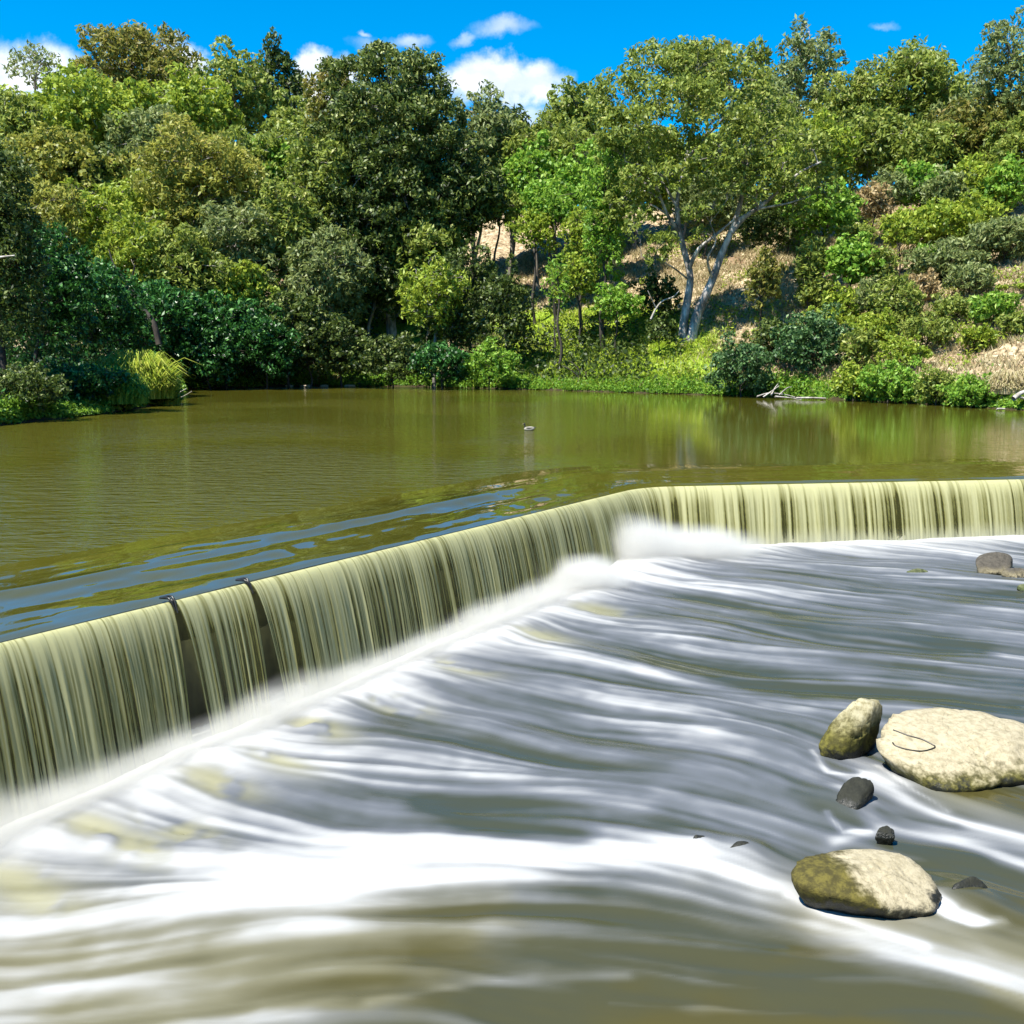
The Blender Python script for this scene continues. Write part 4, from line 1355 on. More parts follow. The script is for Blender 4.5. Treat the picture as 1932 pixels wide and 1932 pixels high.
# ---- the other trees: (label, u, Y, vtop, vbot, width, palette, form, bark, extra)
T_ = [
    ('thin pale tree against the white cloud at upper left', 70, 150, 74, 190, 100, 'grey', 'sparse', 'grey', {}),
    ('broad yellow-green tree below the cloud at upper left', 150, 122, 140, 340, 240, 'yellow', 'round', 'grey', {}),
    ('tall dome-shaped tree with rusty crown between two clouds', 272, 138, 56, 270, 200, 'rust', 'gum', 'grey', {'tip': .6}),
    ('puffy bright yellow-green tree right of the dome-shaped tree', 350, 126, 140, 300, 165, 'yellow', 'round', 'grey', {}),
    ('olive round-topped tree left of the small white cloud', 445, 134, 97, 300, 125, 'olive', 'round', 'grey', {'tip': .5}),
    ('tall dark tree with tufted top beside the small white cloud', 520, 140, 80, 270, 95, 'dark', 'gum', 'grey', {}),
    ('green tree under the small white cloud', 560, 128, 180, 360, 120, 'olive', 'round', 'grey', {}),
    ('grey-green tree below the dome-shaped tree', 295, 118, 205, 390, 150, 'grey', 'gum', 'grey', {}),
    ('olive-gold tree above the dark bank at left', 110, 110, 240, 450, 190, 'gold', 'round', 'grey', {'tip': .1}),
    ('fresh green tree between the two golden trees', 215, 106, 330, 540, 180, 'yellow', 'gum', 'grey', {}),
    ('small rusty-gold tree between darker crowns', 235, 112, 285, 390, 80, 'gold', 'round', 'grey', {'tip': .5}),
    ('large golden-topped tree left of the dark central tree', 370, 106, 236, 500, 210, 'gold', 'gum', 'pale', {'tip': .35}),
    ('olive tree behind the golden-topped tree', 470, 114, 225, 470, 170, 'olive', 'gum', 'pale', {}),
    ('grey-green gum with white upper branches beside the golden tree', 440, 102, 370, 570, 160, 'grey', 'gum', 'pale', {}),
    ('leafy gum with slanting white stem left of the dark central tree', 545, 104, 330, 570, 130, 'olive', 'gum', 'pale', {}),
    ('rust-topped tree on the skyline left of the dark central tree', 630, 118, 112, 300, 90, 'rust', 'gum', 'grey', {'tip': .6}),
    ('feathery grey-green tree right of the dark central tree', 908, 122, 165, 430, 120, 'grey', 'gum', 'grey', {}),
    ('low dark tree under the big white cloud', 965, 128, 205, 340, 80, 'dark', 'gum', 'grey', {}),
    ('bright green tree on the slope under the big cloud', 1015, 118, 270, 425, 120, 'bright', 'round', 'grey', {}),
    ('olive tree touching the right end of the big cloud', 1085, 126, 152, 300, 110, 'olive', 'round', 'grey', {}),
    ('dark green tree left of the huge gum crown', 1075, 120, 235, 370, 110, 'olive', 'gum', 'grey', {}),
    ('tree top peeping over the left of the huge gum', 1330, 132, 78, 240, 90, 'rust', 'gum', 'pale', {}),
    ('slim tall tree with tufted top against blue sky', 1424, 136, 58, 210, 50, 'olive', 'tall', 'pale', {}),
    ('green tree behind the right side of the huge gum', 1445, 126, 135, 340, 110, 'grey', 'gum', 'pale', {}),
    ('tallest skyline tree right of the huge gum, with open crown', 1518, 134, 47, 270, 115, 'grey', 'tall', 'pale', {}),
    ('olive tree below the tallest skyline tree', 1590, 124, 140, 320, 110, 'olive', 'gum', 'pale', {'tip': .6}),
    ('broad domed tree on the right skyline', 1712, 126, 80, 310, 190, 'olive', 'gum', 'pale', {'tip': .5}),
    ('olive tree with white stems on the upper right slope', 1640, 116, 210, 350, 140, 'olive', 'gum', 'pale', {}),
    ('faint thin tree between the domed tree and the right-edge tree', 1840, 138, 115, 250, 60, 'grey', 'sparse', 'grey', {}),
    ('tall drooping tree at the right edge of the photo', 1905, 110, 22, 300, 135, 'grey', 'tall', 'grey', {}),
    ('brownish-olive tree below the drooping right-edge tree', 1855, 112, 172, 390, 160, 'rust', 'gum', 'dark', {'tip': .4}),
    ('green tree in the middle of the right wood', 1760, 112, 225, 385, 120, 'olive', 'gum', 'dark', {}),
    ('light olive tree behind the right limbs of the huge gum', 1540, 110, 225, 375, 120, 'yellow', 'gum', 'pale', {}),
    ('small bright round tree at the top of the bare slope', 1733, 106, 298, 392, 72, 'bright', 'round', 'dark', {}),
    ('bright green tree near the right edge above the slope', 1895, 102, 300, 420, 90, 'bright', 'round', 'dark', {}),
    ('bushy dark-hearted tree at the head of the bare slope', 1555, 101, 345, 455, 120, 'bright', 'round', 'dark', {}),
    ('small bright green tree with dark stem in the middle of the bare slope', 1607, 91, 447, 545, 98, 'bright', 'round', 'dark', {}),
    ('wide pale green thicket tree on the right slope', 1795, 99, 372, 490, 160, 'yellow', 'round', 'dark', {}),
    ('grey-green scrubby tree on the right slope', 1785, 92, 450, 580, 130, 'grey', 'gum', 'dark', {}),
    ('grey-green scrubby tree near the right edge', 1895, 91, 400, 560, 120, 'grey', 'gum', 'dark', {}),
    ('slender young tree with straight dark stem on the grassy bank', 1142, 97, 290, 555, 115, 'bright', 'tall', 'dark', {'cov': 1.25, 'wd': .75}),
    ('thin sapling on the grass left of the straight dark stem', 1052, 94, 470, 610, 60, 'bright', 'sparse', 'dark', {'wd': .8}),
    ('young open tree left of the sapling above the green bank', 1100, 103, 380, 520, 80, 'yellow', 'tall', 'dark', {'wd': .8}),
    ('yellow-green young tree right of the white-scarred trunk', 815, 96, 480, 645, 105, 'yellow', 'gum', 'pale', {'cov': .7}),
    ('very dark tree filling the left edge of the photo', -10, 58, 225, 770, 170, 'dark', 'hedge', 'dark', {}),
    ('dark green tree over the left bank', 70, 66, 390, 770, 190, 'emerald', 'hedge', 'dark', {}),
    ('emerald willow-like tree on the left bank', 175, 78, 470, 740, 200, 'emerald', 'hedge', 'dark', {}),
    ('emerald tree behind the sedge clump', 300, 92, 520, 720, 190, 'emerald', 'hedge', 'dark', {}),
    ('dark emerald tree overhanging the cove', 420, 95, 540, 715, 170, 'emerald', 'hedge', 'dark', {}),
    ('yellow-green tree above the cove', 455, 99, 485, 640, 110, 'yellow', 'round', 'dark', {}),
    ('deep green tree over the pale gravel margin', 545, 97, 540, 700, 140, 'dark', 'hedge', 'dark', {}),
    ('mid-green tree behind the olive-gold tree at left', 40, 116, 190, 420, 150, 'olive', 'gum', 'grey', {}),
    ('dark green tree behind the fresh green tree at left', 170, 112, 270, 460, 150, 'dark', 'round', 'grey', {}),
    ('deep olive tree on the wooded hill behind the golden-topped tree', 300, 112, 300, 480, 160, 'olive', 'gum', 'grey', {}),
    ('green round crown in the dip below the small white cloud', 555, 116, 250, 450, 150, 'bright', 'round', 'grey', {}),
    ('olive crown tucked behind the left side of the dark central tree', 620, 110, 240, 480, 140, 'olive', 'gum', 'grey', {}),
    ('dark green crown tucked behind the right side of the dark central tree', 855, 110, 250, 480, 130, 'dark', 'gum', 'grey', {}),
    ('dull green crown behind the feathery grey-green tree', 960, 122, 240, 380, 120, 'olive', 'gum', 'grey', {}),
    ('yellow-green tree low on the wooded hill at far left', 60, 96, 330, 560, 170, 'gold', 'gum', 'grey', {'tip': .1}),
    ('yellow-green tree above the emerald bank trees', 250, 98, 400, 600, 170, 'yellow', 'gum', 'grey', {}),
    ('olive tree above the dark emerald cove tree', 350, 98, 420, 620, 150, 'olive', 'gum', 'grey', {}),
    ('grey-green tree filling the gap left of the white-scarred trunk', 610, 102, 430, 640, 140, 'grey', 'gum', 'pale', {}),
    ('green tree at the back between the huge gum and the tall skyline tree', 1470, 122, 200, 370, 120, 'olive', 'gum', 'pale', {}),
    ('grey-green tree behind the olive tree with white stems', 1610, 126, 200, 350, 130, 'grey', 'gum', 'pale', {}),
    ('olive tree behind the small bright round slope-top tree', 1720, 118, 230, 380, 140, 'olive', 'gum', 'pale', {}),
    ('olive tree at the back of the right wood near the edge', 1800, 120, 200, 370, 130, 'grey', 'gum', 'pale', {}),
    ('yellow-green tree under the brownish-olive tree at right', 1840, 104, 300, 430, 130, 'yellow', 'gum', 'dark', {}),
    ('olive tree in front of the right wood at the edge', 1930, 106, 200, 400, 120, 'olive', 'gum', 'dark', {}),
    ('dark tree above the dark gap right of the huge gum limbs', 1490, 108, 330, 450, 110, 'olive', 'gum', 'dark', {}),
    ('bright green tree on the slope above the beige clearing', 1040, 112, 330, 430, 110, 'bright', 'round', 'dark', {}),
    ('olive tree far behind the left limbs of the huge gum', 1200, 124, 220, 420, 130, 'olive', 'gum', 'pale', {}),
    ('olive tree far behind the fork of the huge gum', 1290, 122, 250, 420, 130, 'yellow', 'gum', 'pale', {}),
    ('green tree far behind the right fork of the huge gum', 1370, 124, 230, 420, 130, 'olive', 'gum', 'pale', {}),
    ('dull green low tree right behind the fork of the huge gum', 1330, 114, 330, 440, 110, 'grey', 'gum', 'dark', {}),
    ('bushy green tree on the hill directly behind the dark central tree', 745, 116, 130, 520, 200, 'olive', 'gum', 'grey', {}),
    ('dark tree behind the trunk of the dark central tree', 700, 108, 400, 620, 150, 'dark', 'gum', 'grey', {}),
    ('leafy tree behind the right limbs of the dark central tree', 800, 108, 380, 560, 130, 'olive', 'gum', 'grey', {}),
    ('dark tree on the hill under the feathery grey-green tree', 890, 112, 300, 440, 120, 'dark', 'gum', 'grey', {}),
    ('green tree on the hill behind the bright slope trees', 1050, 124, 210, 380, 140, 'olive', 'gum', 'grey', {}),
    ('light green tree behind the slender young tree', 1130, 112, 270, 420, 120, 'bright', 'round', 'dark', {}),
]
for i, (lab, u, Y, vt, vb, wp, pal, form, bk, ex) in enumerate(T_):
    auto_tree(lab, u, Y, vt, vb, wp, pal, form, bk, seed=i, **ex)

# leaning dark stem over the cove
# ---- shrubs
S_TAB = [
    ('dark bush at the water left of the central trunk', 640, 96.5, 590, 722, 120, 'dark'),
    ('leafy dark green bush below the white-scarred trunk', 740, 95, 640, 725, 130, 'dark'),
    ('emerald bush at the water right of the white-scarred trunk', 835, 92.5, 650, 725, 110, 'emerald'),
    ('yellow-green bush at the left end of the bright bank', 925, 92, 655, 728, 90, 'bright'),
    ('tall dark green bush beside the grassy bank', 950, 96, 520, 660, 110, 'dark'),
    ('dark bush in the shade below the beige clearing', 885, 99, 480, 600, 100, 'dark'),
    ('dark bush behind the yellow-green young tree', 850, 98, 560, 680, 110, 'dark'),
    ('dark bush at the water right of the grassy bank', 1400, 79.5, 650, 742, 130, 'blue'),
    ('large blue-green bush on the right bank', 1530, 81, 600, 740, 150, 'blue'),
    ('blue-green bush between the huge gum and the bare slope', 1465, 84, 610, 730, 110, 'dark'),
    ('pale yellow-green bush at the water on the right bank', 1610, 73.5, 690, 755, 70, 'yellow'),
    ('fresh green bush dipping into the water on the right bank', 1680, 71.2, 680, 762, 100, 'bright'),
    ('green bush at the water right of the dipping bush', 1765, 68.5, 700, 766, 70, 'olive'),
    ('low fresh green bush near the right end of the bank', 1835, 66, 715, 772, 95, 'bright'),
    ('olive bush in the middle of the right slope', 1690, 84, 545, 640, 120, 'olive'),
    ('olive bush left of the slope bush', 1645, 82, 590, 690, 100, 'yellow'),
    ('green bush on the lower right slope', 1750, 78, 620, 710, 110, 'olive'),
    ('bright round bush on the right slope near the edge', 1875, 79, 575, 670, 110, 'bright'),
    ('olive bush above the dark gully at right', 1810, 82, 560, 640, 100, 'olive'),
    ('brown-green bush right of the forked trunk', 1440, 90, 495, 590, 80, 'rust'),
    ('dark bush in the shade behind the forked trunk', 1240, 99, 520, 610, 80, 'dark'),
    ('dark bush under the right limbs of the huge gum', 1440, 102, 395, 470, 110, 'dark'),
    ('small green bush on the beige clearing', 1010, 108, 400, 480, 80, 'yellow'),
    ('olive bush at the top of the beige clearing', 940, 112, 360, 430, 90, 'olive'),
    ('light green bush under the bright slope tree', 1050, 108, 360, 440, 100, 'bright'),
    ('green bush at the foot of the straight dark stem', 1165, 95.5, 545, 610, 90, 'bright'),
    ('green bush behind the thin sapling', 1090, 99, 480, 580, 90, 'yellow'),
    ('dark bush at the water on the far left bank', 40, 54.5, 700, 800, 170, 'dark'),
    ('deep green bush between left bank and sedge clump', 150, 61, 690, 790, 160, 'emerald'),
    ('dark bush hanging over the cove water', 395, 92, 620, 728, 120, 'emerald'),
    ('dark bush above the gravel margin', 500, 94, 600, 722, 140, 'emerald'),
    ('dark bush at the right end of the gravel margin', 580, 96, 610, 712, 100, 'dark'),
    ('straw-coloured bush at the top of the bare slope', 1650, 104, 370, 420, 80, 'tan'),
    ('olive bush behind the bare brown shrub', 1700, 95, 400, 470, 70, 'yellow'),
    ('leafy bush right of the small bright slope tree', 1665, 90, 480, 560, 60, 'olive'),
    ('low bush on the slope below the dark-hearted tree', 1530, 92, 470, 560, 70, 'olive'),
    ('green bush low on the right slope above the fresh green bush', 1700, 76, 640, 720, 90, 'yellow'),
    ('olive bush at the right edge above the straw grass', 1920, 76, 620, 700, 80, 'olive'),
    ('yellow-green bush under the small bright slope tree', 1600, 88, 560, 640, 90, 'yellow'),
    ('olive bush left of the small bright slope tree', 1540, 92, 530, 600, 70, 'olive'),
    ('light bush right of the bare brown shrub', 1760, 93, 480, 560, 80, 'bright'),
    ('olive bush under the grey-green scrubby slope tree', 1830, 86, 520, 600, 100, 'grey'),
    ('pale bush right of the round bright bush at the edge', 1925, 84, 540, 620, 80, 'yellow'),
    ('yellow-green bush beside the dark gully', 1840, 76, 640, 700, 80, 'yellow'),
    ('olive bush in the lower middle of the right slope', 1620, 78, 640, 710, 80, 'olive'),
    ('pale green bush just above the blue-green bank bush', 1560, 86, 580, 650, 90, 'yellow'),
    ('small olive bush on the bare patch left of the slope bush', 1640, 86, 545, 600, 60, 'grey'),
    ('tan bush above the olive mid-slope bush', 1740, 88, 540, 600, 70, 'tan'),
    ('small green bush on the upper bare slope', 1620, 98, 420, 470, 60, 'olive'),
    ('bush of grey-green leaves at the head of the slope right of the bright tree', 1790, 103, 340, 410, 110, 'grey'),
    ('grey-green bush at the head of the slope left of the bright tree', 1680, 105, 340, 400, 90, 'grey'),
    ('bright bush at the left foot of the huge gum', 1245, 91, 600, 650, 60, 'dark'),
]
for i, (lab, u, Y, vt, vb, wp, pal) in enumerate(S_TAB):
    loose = pal in ('olive', 'yellow', 'grey', 'tan', 'rust', 'bright') and u > 1400 and vb < 735 and i % 3 != 0
    auto_tree(lab, u, Y, vt - (26 if loose else 0), vb, wp * (.86 if loose else 1), pal, 'gum' if loose else 'shrub', 'dark', cov=.72 if loose else None, seed=300 + i, group='bushes along the far banks and slope', name='bush', cat='bush')


# ------------------------------------------------------------------ grass (uncountable) and undergrowth
def blades(name, x, y, h, wd, pal, r, lean=.35, tbase=None, kind='stuff', loc=None):
    z = ground_h(x, y) - .03
    N = len(x)
    th = r.uniform(0, 2 * math.pi, N)
    side = np.stack([np.cos(th), np.sin(th), np.zeros(N)], -1) * (wd / 2)[:, None]
    tipo = np.stack([r.normal(0, lean, N) * h, r.normal(0, lean, N) * h, h], -1)
    b = np.stack([x, y, z], -1)
    V = np.stack([b - side, b + side, b + tipo * .6 + side * .7, b + tipo], 1).reshape(-1, 3)
    T = r.random(N) if tbase is None else np.clip(tbase, 0, 1)
    o = link(name, np_mesh(name, V, np.arange(N * 4).reshape(-1, 4), {'tint': np.repeat(T, 4)}), PAL[pal], kind=kind)
    return o


r = np.random.default_rng(21)
x = r.uniform(-5, 46, 260000)
y = r.uniform(62, 128, 260000)
d = shore_dist(x, y)
lu = lush(x, y, d)
ok = (d > .2) & (d < 46) & (r.random(len(x)) < .25 + .75 * sm(fbm(x * .4, y * .4), .4, .6)) & (r.random(len(x)) > lu * .9)
x1, y1 = x[ok][:90000], y[ok][:90000]
o = blades('dry_grass', x1, y1, r.uniform(.15, .6, len(x1)), r.uniform(.05, .16, len(x1)), 'straw', r, .5, tbase=.15 + .7 * r.random(len(x1)))
o['label'] = 'straw-coloured dry grass tufts on the bare slope'
ok = (d > .1) & (d < 22) & (r.random(len(x)) < lu) & (lu > .2) & (x > -4)
x2, y2 = x[ok][:70000], y[ok][:70000]
o = blades('green_grass', x2, y2, r.uniform(.12, .42, len(x2)), r.uniform(.05, .14, len(x2)), 'lime', r, .5, tbase=.1 + .85 * fbm(x2 * .5, y2 * .5) ** 1.0 * r.uniform(.5, 1.3, len(x2)))
o['label'] = 'lime-green grass on the sunny bank below the huge gum'

# bank fringe: leaves crowding the waterline
r = np.random.default_rng(22)
tq = r.random(60000)
seglen = np.linalg.norm(np.diff(SHORE, axis=0), axis=1)
cum = np.concatenate([[0], np.cumsum(seglen)])
vis = (2, 16)
sq = cum[vis[0]] + tq * (cum[vis[1]] - cum[vis[0]])
k = np.clip(np.searchsorted(cum, sq) - 1, 0, len(seglen) - 1)
a_, b_ = SHORE[k], SHORE[k + 1]
fr = (sq - cum[k]) / seglen[k]
pt = a_ + (b_ - a_) * fr[:, None]
tn = (b_ - a_) / seglen[k][:, None]
nin = np.stack([-tn[:, 1], tn[:, 0]], -1)
dn = r.exponential(.9, len(pt)) - .05 + .4 * (fbm(sq * .6) - .5)
pt = pt + nin * dn[:, None]
pz = np.maximum(ground_h(pt[:, 0], pt[:, 1]), .06) + .10 * r.random(len(pt)) + r.random(len(pt)) ** 2 * (.2 + 1.1 * sm(fbm(sq * .35 + 5), .42, .65) * (1 - .8 * sm(pt[:, 0], -1, 2) * sm(-pt[:, 0], -16, -12))) * np.exp(-np.abs(dn) * .4)
nr = unit(r.normal(size=(len(pt), 3)) + np.array([0, -.2, .5]))
V, Fq, T = leaf_arrays(np.column_stack([pt, pz]), nr, .30, .14, np.clip(r.random(len(pt)) * .7, 0, 1), r)
o = link('bank_undergrowth', np_mesh('bank_undergrowth', V, Fq, {'tint': T}), PAL['bright'], kind='stuff')
o['label'] = 'low leafy undergrowth along the water edge of the far bank'
# forest floor scrub under the trees on the left hill
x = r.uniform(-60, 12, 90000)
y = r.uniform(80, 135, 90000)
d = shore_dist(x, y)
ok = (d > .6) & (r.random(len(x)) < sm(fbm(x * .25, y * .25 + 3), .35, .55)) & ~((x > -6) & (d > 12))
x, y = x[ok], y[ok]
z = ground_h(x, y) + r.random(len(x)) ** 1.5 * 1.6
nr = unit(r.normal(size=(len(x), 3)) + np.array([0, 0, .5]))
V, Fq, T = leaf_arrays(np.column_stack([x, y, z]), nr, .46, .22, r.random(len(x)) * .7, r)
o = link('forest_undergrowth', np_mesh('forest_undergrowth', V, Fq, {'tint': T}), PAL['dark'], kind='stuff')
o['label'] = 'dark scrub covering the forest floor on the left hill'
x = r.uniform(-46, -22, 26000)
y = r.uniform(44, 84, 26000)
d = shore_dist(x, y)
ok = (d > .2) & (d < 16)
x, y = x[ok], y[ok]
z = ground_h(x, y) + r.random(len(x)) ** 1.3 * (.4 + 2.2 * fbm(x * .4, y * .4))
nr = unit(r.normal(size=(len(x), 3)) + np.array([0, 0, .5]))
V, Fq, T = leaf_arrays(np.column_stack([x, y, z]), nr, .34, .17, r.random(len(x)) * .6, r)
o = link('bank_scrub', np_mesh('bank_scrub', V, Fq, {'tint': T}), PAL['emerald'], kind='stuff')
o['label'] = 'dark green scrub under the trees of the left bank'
# low scrub on the right slope
x = r.uniform(4, 46, 60000)
y = r.uniform(64, 125, 60000)
d = shore_dist(x, y)
ok = (d > 1) & (d < 46) & (fbm(x * .35 + 60, y * .35, octv=3) > .60)
x, y = x[ok], y[ok]
z = ground_h(x, y) + r.random(len(x)) ** 1.3 * .9
nr = unit(r.normal(size=(len(x), 3)) + np.array([0, 0, .5]))
V, Fq, T = leaf_arrays(np.column_stack([x, y, z]), nr, .34, .17, r.random(len(x)) * .8, r)
o = link('slope_scrub', np_mesh('slope_scrub', V, Fq, {'tint': T}), PAL['yellow'], kind='stuff')
o['label'] = 'patchy low scrub between the bushes on the bare slope'


# arching sedge clumps
def sedge(label, u, v, wm, hm, n, pal, seed, cols=(.2, .9)):
    r = np.random.default_rng(seed)
    p = ground_hit(u, v) if v < 760 else at(u, v, .1)
    base = np.array([p[0], p[1], max(float(ground_h(np.array([p[0]]), np.array([p[1]]))[0]), .0)])
    rad = np.sqrt(r.random(n)) * wm * .42
    th = r.uniform(0, 2 * math.pi, n)
    bx, by = rad * np.cos(th), rad * np.sin(th) * .7
    H = hm * r.uniform(.4, 1.08, n) * (1 - .8 * (rad / (wm * .45)) ** 2)
    od = np.stack([np.cos(th), np.sin(th)], -1) + r.normal(0, .55, (n, 2))
    od *= (H * r.uniform(.10, .42, n))[:, None]
    wdt = r.uniform(.02, .05, n)
    side = np.stack([-np.sin(th + r.normal(0, 1, n)), np.cos(th), 0 * th], -1) * wdt[:, None]
    b0 = np.stack([bx, by, np.zeros(n) - .1], -1)
    m1 = b0 + np.stack([od[:, 0] * .35, od[:, 1] * .35, H * .75], -1)
    m2 = b0 + np.stack([od[:, 0] * .8, od[:, 1] * .8, H], -1)
    m3 = b0 + np.stack([od[:, 0] * 1.25, od[:, 1] * 1.25, H * .78], -1)
    V = np.stack([b0 - side, b0 + side, m1 - side, m1 + side, m2 - side * .8, m2 + side * .8, m3], 1).reshape(-1, 3)
    i = np.arange(n)[:, None] * 7
    Fq = np.vstack([i + np.array([[0, 1, 3, 2]]), i + np.array([[2, 3, 5, 4]])])
    Ft = i + np.array([[4, 5, 6]])
    T = np.clip(r.uniform(cols[0], cols[1], n), 0, 1)
    o = link('sedge_clump', np_mesh('sedge_clump', V, [Fq, Ft], {'tint': np.repeat(T, 7)}), PAL[pal])
    o.location = tuple(base)
    return tag(o, label, 'sedge')


sedge('tall sunlit sedge clump with pinkish tops on the left bank', 262, 762, 5.6, 3.1, 6500, 'yellow', 31, (.2, 1.0))
sedge('green sedge clump at the water in front of the sunlit clump', 205, 772, 5.6, 2.2, 3600, 'bright', 32, (.1, .8))
sedge('lower yellow-green sedge clump drooping to the water on the right of its neighbour', 312, 760, 2.2, 1.6, 1800, 'yellow', 33, (.2, .9))
sedge('straw-coloured grass clump at the right edge of the bank', 1905, 742, 3.4, 1.5, 2600, 'straw', 34, (.35, .9))
sedge('small dry grass clump left of the right-edge straw clump', 1865, 750, 1.6, 1.0, 900, 'straw', 35, (.2, .9))


# ------------------------------------------------------------------ dead wood, stones, bird
def dead(label, name, strokes, mat, Y=None, cat='branch', group=None):
    """strokes: list of ([(u,v,dy)...], r0, r1); located at the ground under the first point"""
    u, v, _ = strokes[0][0][0]
    if Y is None:
        Y = ground_hit(u, v)[1]
    b = at_y(u, v, Y)
    lst = []
    for pts, r0, r1 in strokes:
        cp = curve_pts([at_y(a, c, Y + d) - b for a, c, d in pts], 5)
        lst.append((cp, np.linspace(r0, r1, len(cp))))
    o = link(name, tubes_mesh(name, lst, 6), BARK[mat])
    o.location = tuple(b)
    return tag(o, label, cat, group)


dead('bare brown shrub with spreading twigs on the right slope', 'dead_shrub',
     [([(1692, 520, 0), (1690, 500, 0), (1682, 475, .2), (1665, 455, .4)], .09, .03), ([(1692, 505, 0), (1700, 480, -.3), (1712, 460, -.5)], .06, .02),
      ([(1690, 498, 0), (1694, 470, .5), (1690, 445, .6)], .06, .02), ([(1682, 478, .2), (1674, 470, -.3), (1655, 468, -.6)], .04, .015), ([(1694, 470, .5), (1706, 450, .6), (1720, 440, .6)], .04, .015),
      ([(1700, 482, -.3), (1722, 478, -.8), (1735, 462, -.9)], .04, .015), ([(1694, 515, .1), (1715, 495, .3), (1728, 470, .4), (1738, 450, .6)], .06, .02)], 'dark', cat='shrub')
dead('pale dead forked branch on the ground left of the forked trunk', 'dead_branch',
     [([(1228, 602, 0), (1238, 582, 0), (1250, 568, .2), (1270, 560, .4), (1282, 548, .6)], .10, .03), ([(1238, 582, 0), (1230, 565, -.2), (1222, 548, -.2)], .06, .02)], 'bleached', Y=92)
dead('two dark curved dead stems arching over the green bank', 'dead_branch',
     [([(1092, 712, 0), (1082, 702, 0), (1070, 694, .1), (1060, 690, .3)], .06, .03), ([(1095, 706, 0), (1091, 696, 0), (1082, 686, .1), (1072, 680, .3)], .06, .03)], 'dark', Y=87.5)
dead('thin dark dead sapling on the sunny grass', 'dead_sapling',
     [([(1048, 655, 0), (1046, 630, 0), (1047, 605, .1), (1043, 585, .1)], .10, .03), ([(1047, 612, 0), (1056, 598, .3)], .04, .02), ([(1046, 622, 0), (1036, 606, -.2)], .04, .02)], 'dark', Y=92, cat='sapling')
dead('white bleached log floating at the foot of the right bank', 'log', [([(1502, 751, 0), (1530, 750.5, 0), (1558, 751.5, .05)], .08, .05)], 'bleached', Y=75.2, cat='log')
dead('tangle of grey driftwood at the foot of the dark right bushes', 'driftwood',
     [([(1428, 748, 0), (1450, 742, .2), (1478, 744, .2), (1500, 749, .1)], .06, .03), ([(1455, 746, 0), (1462, 732, .3), (1468, 724, .5)], .06, .02), ([(1440, 749, -.2), (1456, 738, -.1), (1470, 728, 0)], .06, .02),
      ([(1470, 745, 0), (1485, 732, .2), (1494, 730, .3)], .05, .02), ([(1462, 748, -.3), (1485, 750, -.2), (1512, 753, -.2)], .07, .03)], 'bleached', Y=76.5, cat='driftwood')
dead('bleached log poking out of the bank at the right edge', 'log', [([(1912, 752, 0), (1926, 742, .2), (1950, 734, .6)], .17, .13), ([(1918, 747, .1), (1932, 752, .2), (1950, 756, .5)], .10, .07)], 'bleached', Y=63.2, cat='log')
dead('short white stick floating left of the right-edge log', 'stick', [([(1880, 771.5, 0), (1888, 771, 0), (1896, 771.5, 0)], .06, .05)], 'bleached', Y=63, cat='stick')
dead('leaning dark stem over the emerald trees by the cove', 'dead_tree',
     [([(300, 650, 0), (290, 610, .1), (268, 580, .3), (245, 545, .5), (228, 515, .8)], .26, .13), ([(244, 545, .5), (250, 520, .4), (255, 500, .2)], .12, .06), ([(228, 515, .8), (215, 500, .9), (205, 470, 1.0)], .12, .05)], 'dark', Y=84, cat='tree')
dead('fallen pale twigs reaching from the sedge clump over the water', 'twig',
     [([(318, 752, 0), (335, 742, .1), (352, 733, .2)], .045, .02), ([(312, 745, 0), (328, 728, .2), (336, 712, .3)], .04, .02), ([(322, 755, 0), (345, 748, 0), (362, 738, .1)], .04, .015)], 'bleached', Y=73, cat='twig')
dead('white broken branch stub at the far left edge', 'dead_branch', [([(-20, 488, 0), (10, 484, -.2), (28, 482, -.3)], .07, .03)], 'bleached', Y=55, cat='branch')

m_bank = rock_mat('bank_stone', (.60, .54, .42), (.40, .34, .24), (.3, .25, .15), (.06, .05, .03), -.5, -.4, -.02)


def stone(u, v, wpx, hpx, lab, seed, grp=None):
    p = at(u, v, 0)
    k = p[1] / F
    wq, hq = wpx * k / 2, hpx * k
    rs = np.random.default_rng(seed)
    hq *= .45
    hull = [(wq * math.cos(a_) * rs.uniform(.8, 1.1), wq * .8 * math.sin(a_) * rs.uniform(.8, 1.1), z_ * hq) for z_, n_ in ((-.6, 5), (.45, 7), (.9, 4)) for a_ in np.linspace(0, 6.28, n_, endpoint=False) + rs.uniform(0, 1)]
    rock('stone', (p[0], p[1], 0), hull, m_bank, lab, round_=9, rough=.06, seed=seed, group=grp, sub=IV3, subF=IF3, cat='stone')


stone(372, 724, 36, 11, 'pale flat stone at the water in the cove', 41)
stone(398, 723, 16, 14, 'small pale upright stone right of the flat stone in the cove', 42)
stone(356, 727, 14, 7, 'little pale stone at the left end of the cove stones', 43)
for i, (u, w_, lab) in enumerate(((545, 26, 'leftmost flat stone of the pale margin under the deep green tree'), (578, 34, 'widest flat stone of the pale margin under the deep green tree'),
                                  (612, 22, 'flat stone in the middle of the pale margin'), (660, 28, 'flat pale stone alone right of the pale margin'))):
    stone(u, 729, w_, 8, lab, 50 + i, 'stones of the pale margin')
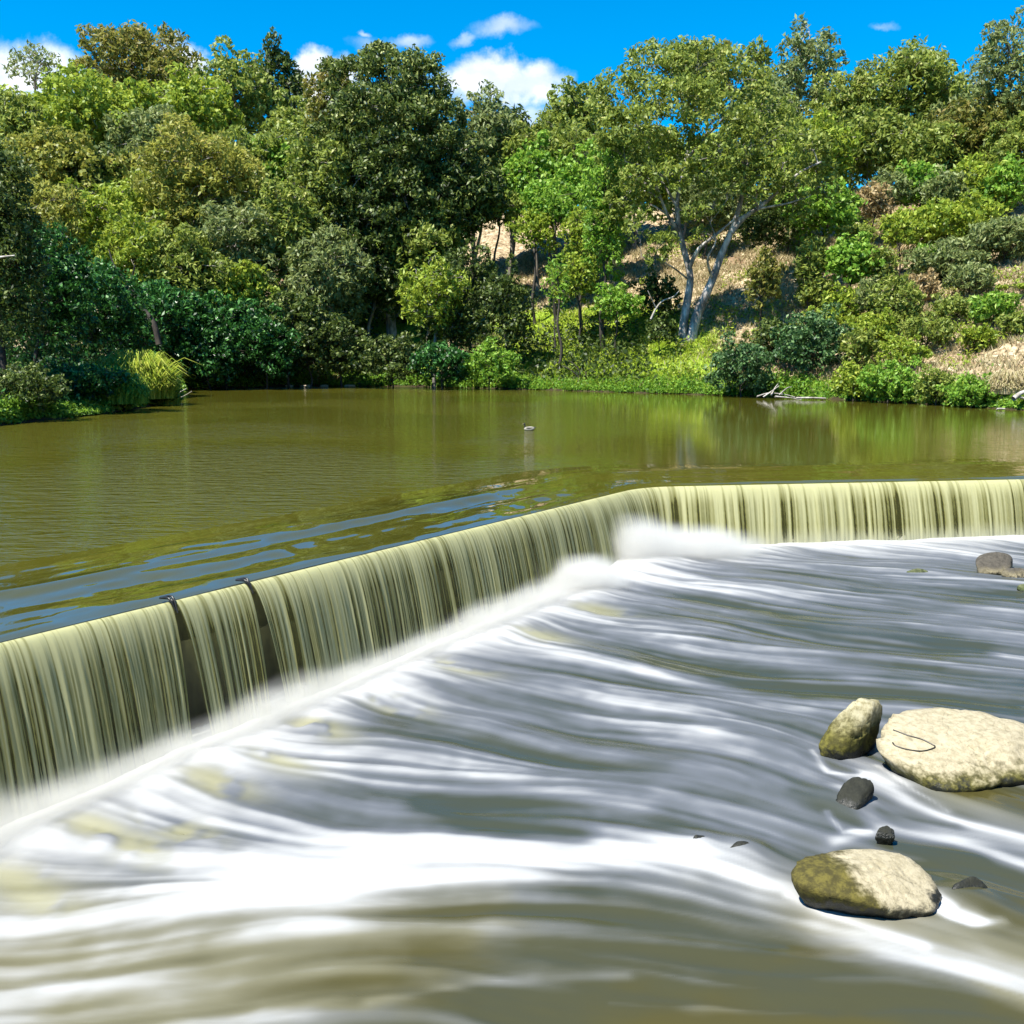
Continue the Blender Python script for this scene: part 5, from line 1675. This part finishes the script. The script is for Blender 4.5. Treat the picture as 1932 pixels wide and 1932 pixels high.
# leaf litter and pebbles of the margin
r = np.random.default_rng(61)
N = 2600
uu = r.uniform(528, 640, N)
p0 = np.array([at(a_, 728, 0) for a_ in uu])
x, y = p0[:, 0], p0[:, 1] + r.exponential(.8, N)
z = np.maximum(ground_h(x, y), 0) + .05 + r.random(N) * .15
V, Fq, T = leaf_arrays(np.column_stack([x, y, z]), unit(r.normal(size=(N, 3)) * .6 + np.array([0, -.6, .6])), .24, .15, r.random(N), r)
o = link('leaf_litter', np_mesh('leaf_litter', V, Fq, {'tint': T}), PAL['tan'], kind='stuff')
o['label'] = 'dry leaf litter and pebbles on the pale margin'

# water bird
m_bird = []
for nm, c in (('bird_dark', (.015, .015, .015)), ('bird_pale', (.30, .28, .23)), ('bird_bill', (.25, .2, .1)), ('bird_wing', (.10, .09, .07))):
    m, t, out = newmat(nm)
    bs = t.add('ShaderNodeBsdfPrincipled', inp={'Base Color': (*c, 1), 'Roughness': .6})
    t.l.new(bs.outputs[0], out.inputs[0])
    m_bird.append(m)
bp = at(998, 812, 0)
bird = empty('water_bird', (bp[0], bp[1], 0), 'small black-headed water bird with pale body swimming on the pool', 'bird')
bird.rotation_euler = (0, 0, math.radians(-25))
bird.scale = (.8, .8, .8)
# body axis along x: head towards -x
body = curve_pts([(-.30, 0, .07), (-.20, 0, .08), (-.02, 0, .09), (.16, 0, .10), (.28, 0, .13), (.36, 0, .17)], 5)
k = np.linspace(0, 1, len(body))
link('body', tubes_mesh('body', [(body, .015 + .125 * np.sin(np.pi * np.clip(k * .92 + .06, 0, 1)) ** .8)], 10), m_bird[1], bird)
neck = curve_pts([(-.22, 0, .10), (-.27, 0, .20), (-.26, 0, .30), (-.29, 0, .36), (-.35, 0, .37)], 5)
kk = np.linspace(0, 1, len(neck))
link('head', tubes_mesh('head', [(neck, .05 - .015 * np.sin(kk * 3.1) + .025 * np.exp(-((kk - .82) / .12) ** 2) - .03 * sm(kk, .9, 1))], 8), m_bird[0], bird)
link('bill', tubes_mesh('bill', [(np.array([(-.34, 0, .37), (-.39, 0, .36), (-.44, 0, .355)]), np.array([.022, .016, .006]))], 6), m_bird[2], bird)
tail_p = np.array([(.24, 0, .13), (.34, 0, .17), (.46, 0, .19)])
link('tail', tubes_mesh('tail', [(tail_p, np.array([.07, .05, .01]))], 6), m_bird[0], bird)
for sgn in (-1, 1):
    wg = curve_pts([(-.16, .09 * sgn, .14), (.02, .12 * sgn, .16), (.2, .09 * sgn, .16), (.33, .04 * sgn, .17)], 4)
    kk = np.linspace(0, 1, len(wg))
    link('wing', tubes_mesh('wing', [(wg, .01 + .045 * np.sin(np.pi * np.clip(kk * .9 + .08, 0, 1)))], 6), m_bird[3], bird)

print('leaves', NLEAF[0], 'tris', sum(len(o.data.polygons) for o in COL.objects if o.type == 'MESH'))
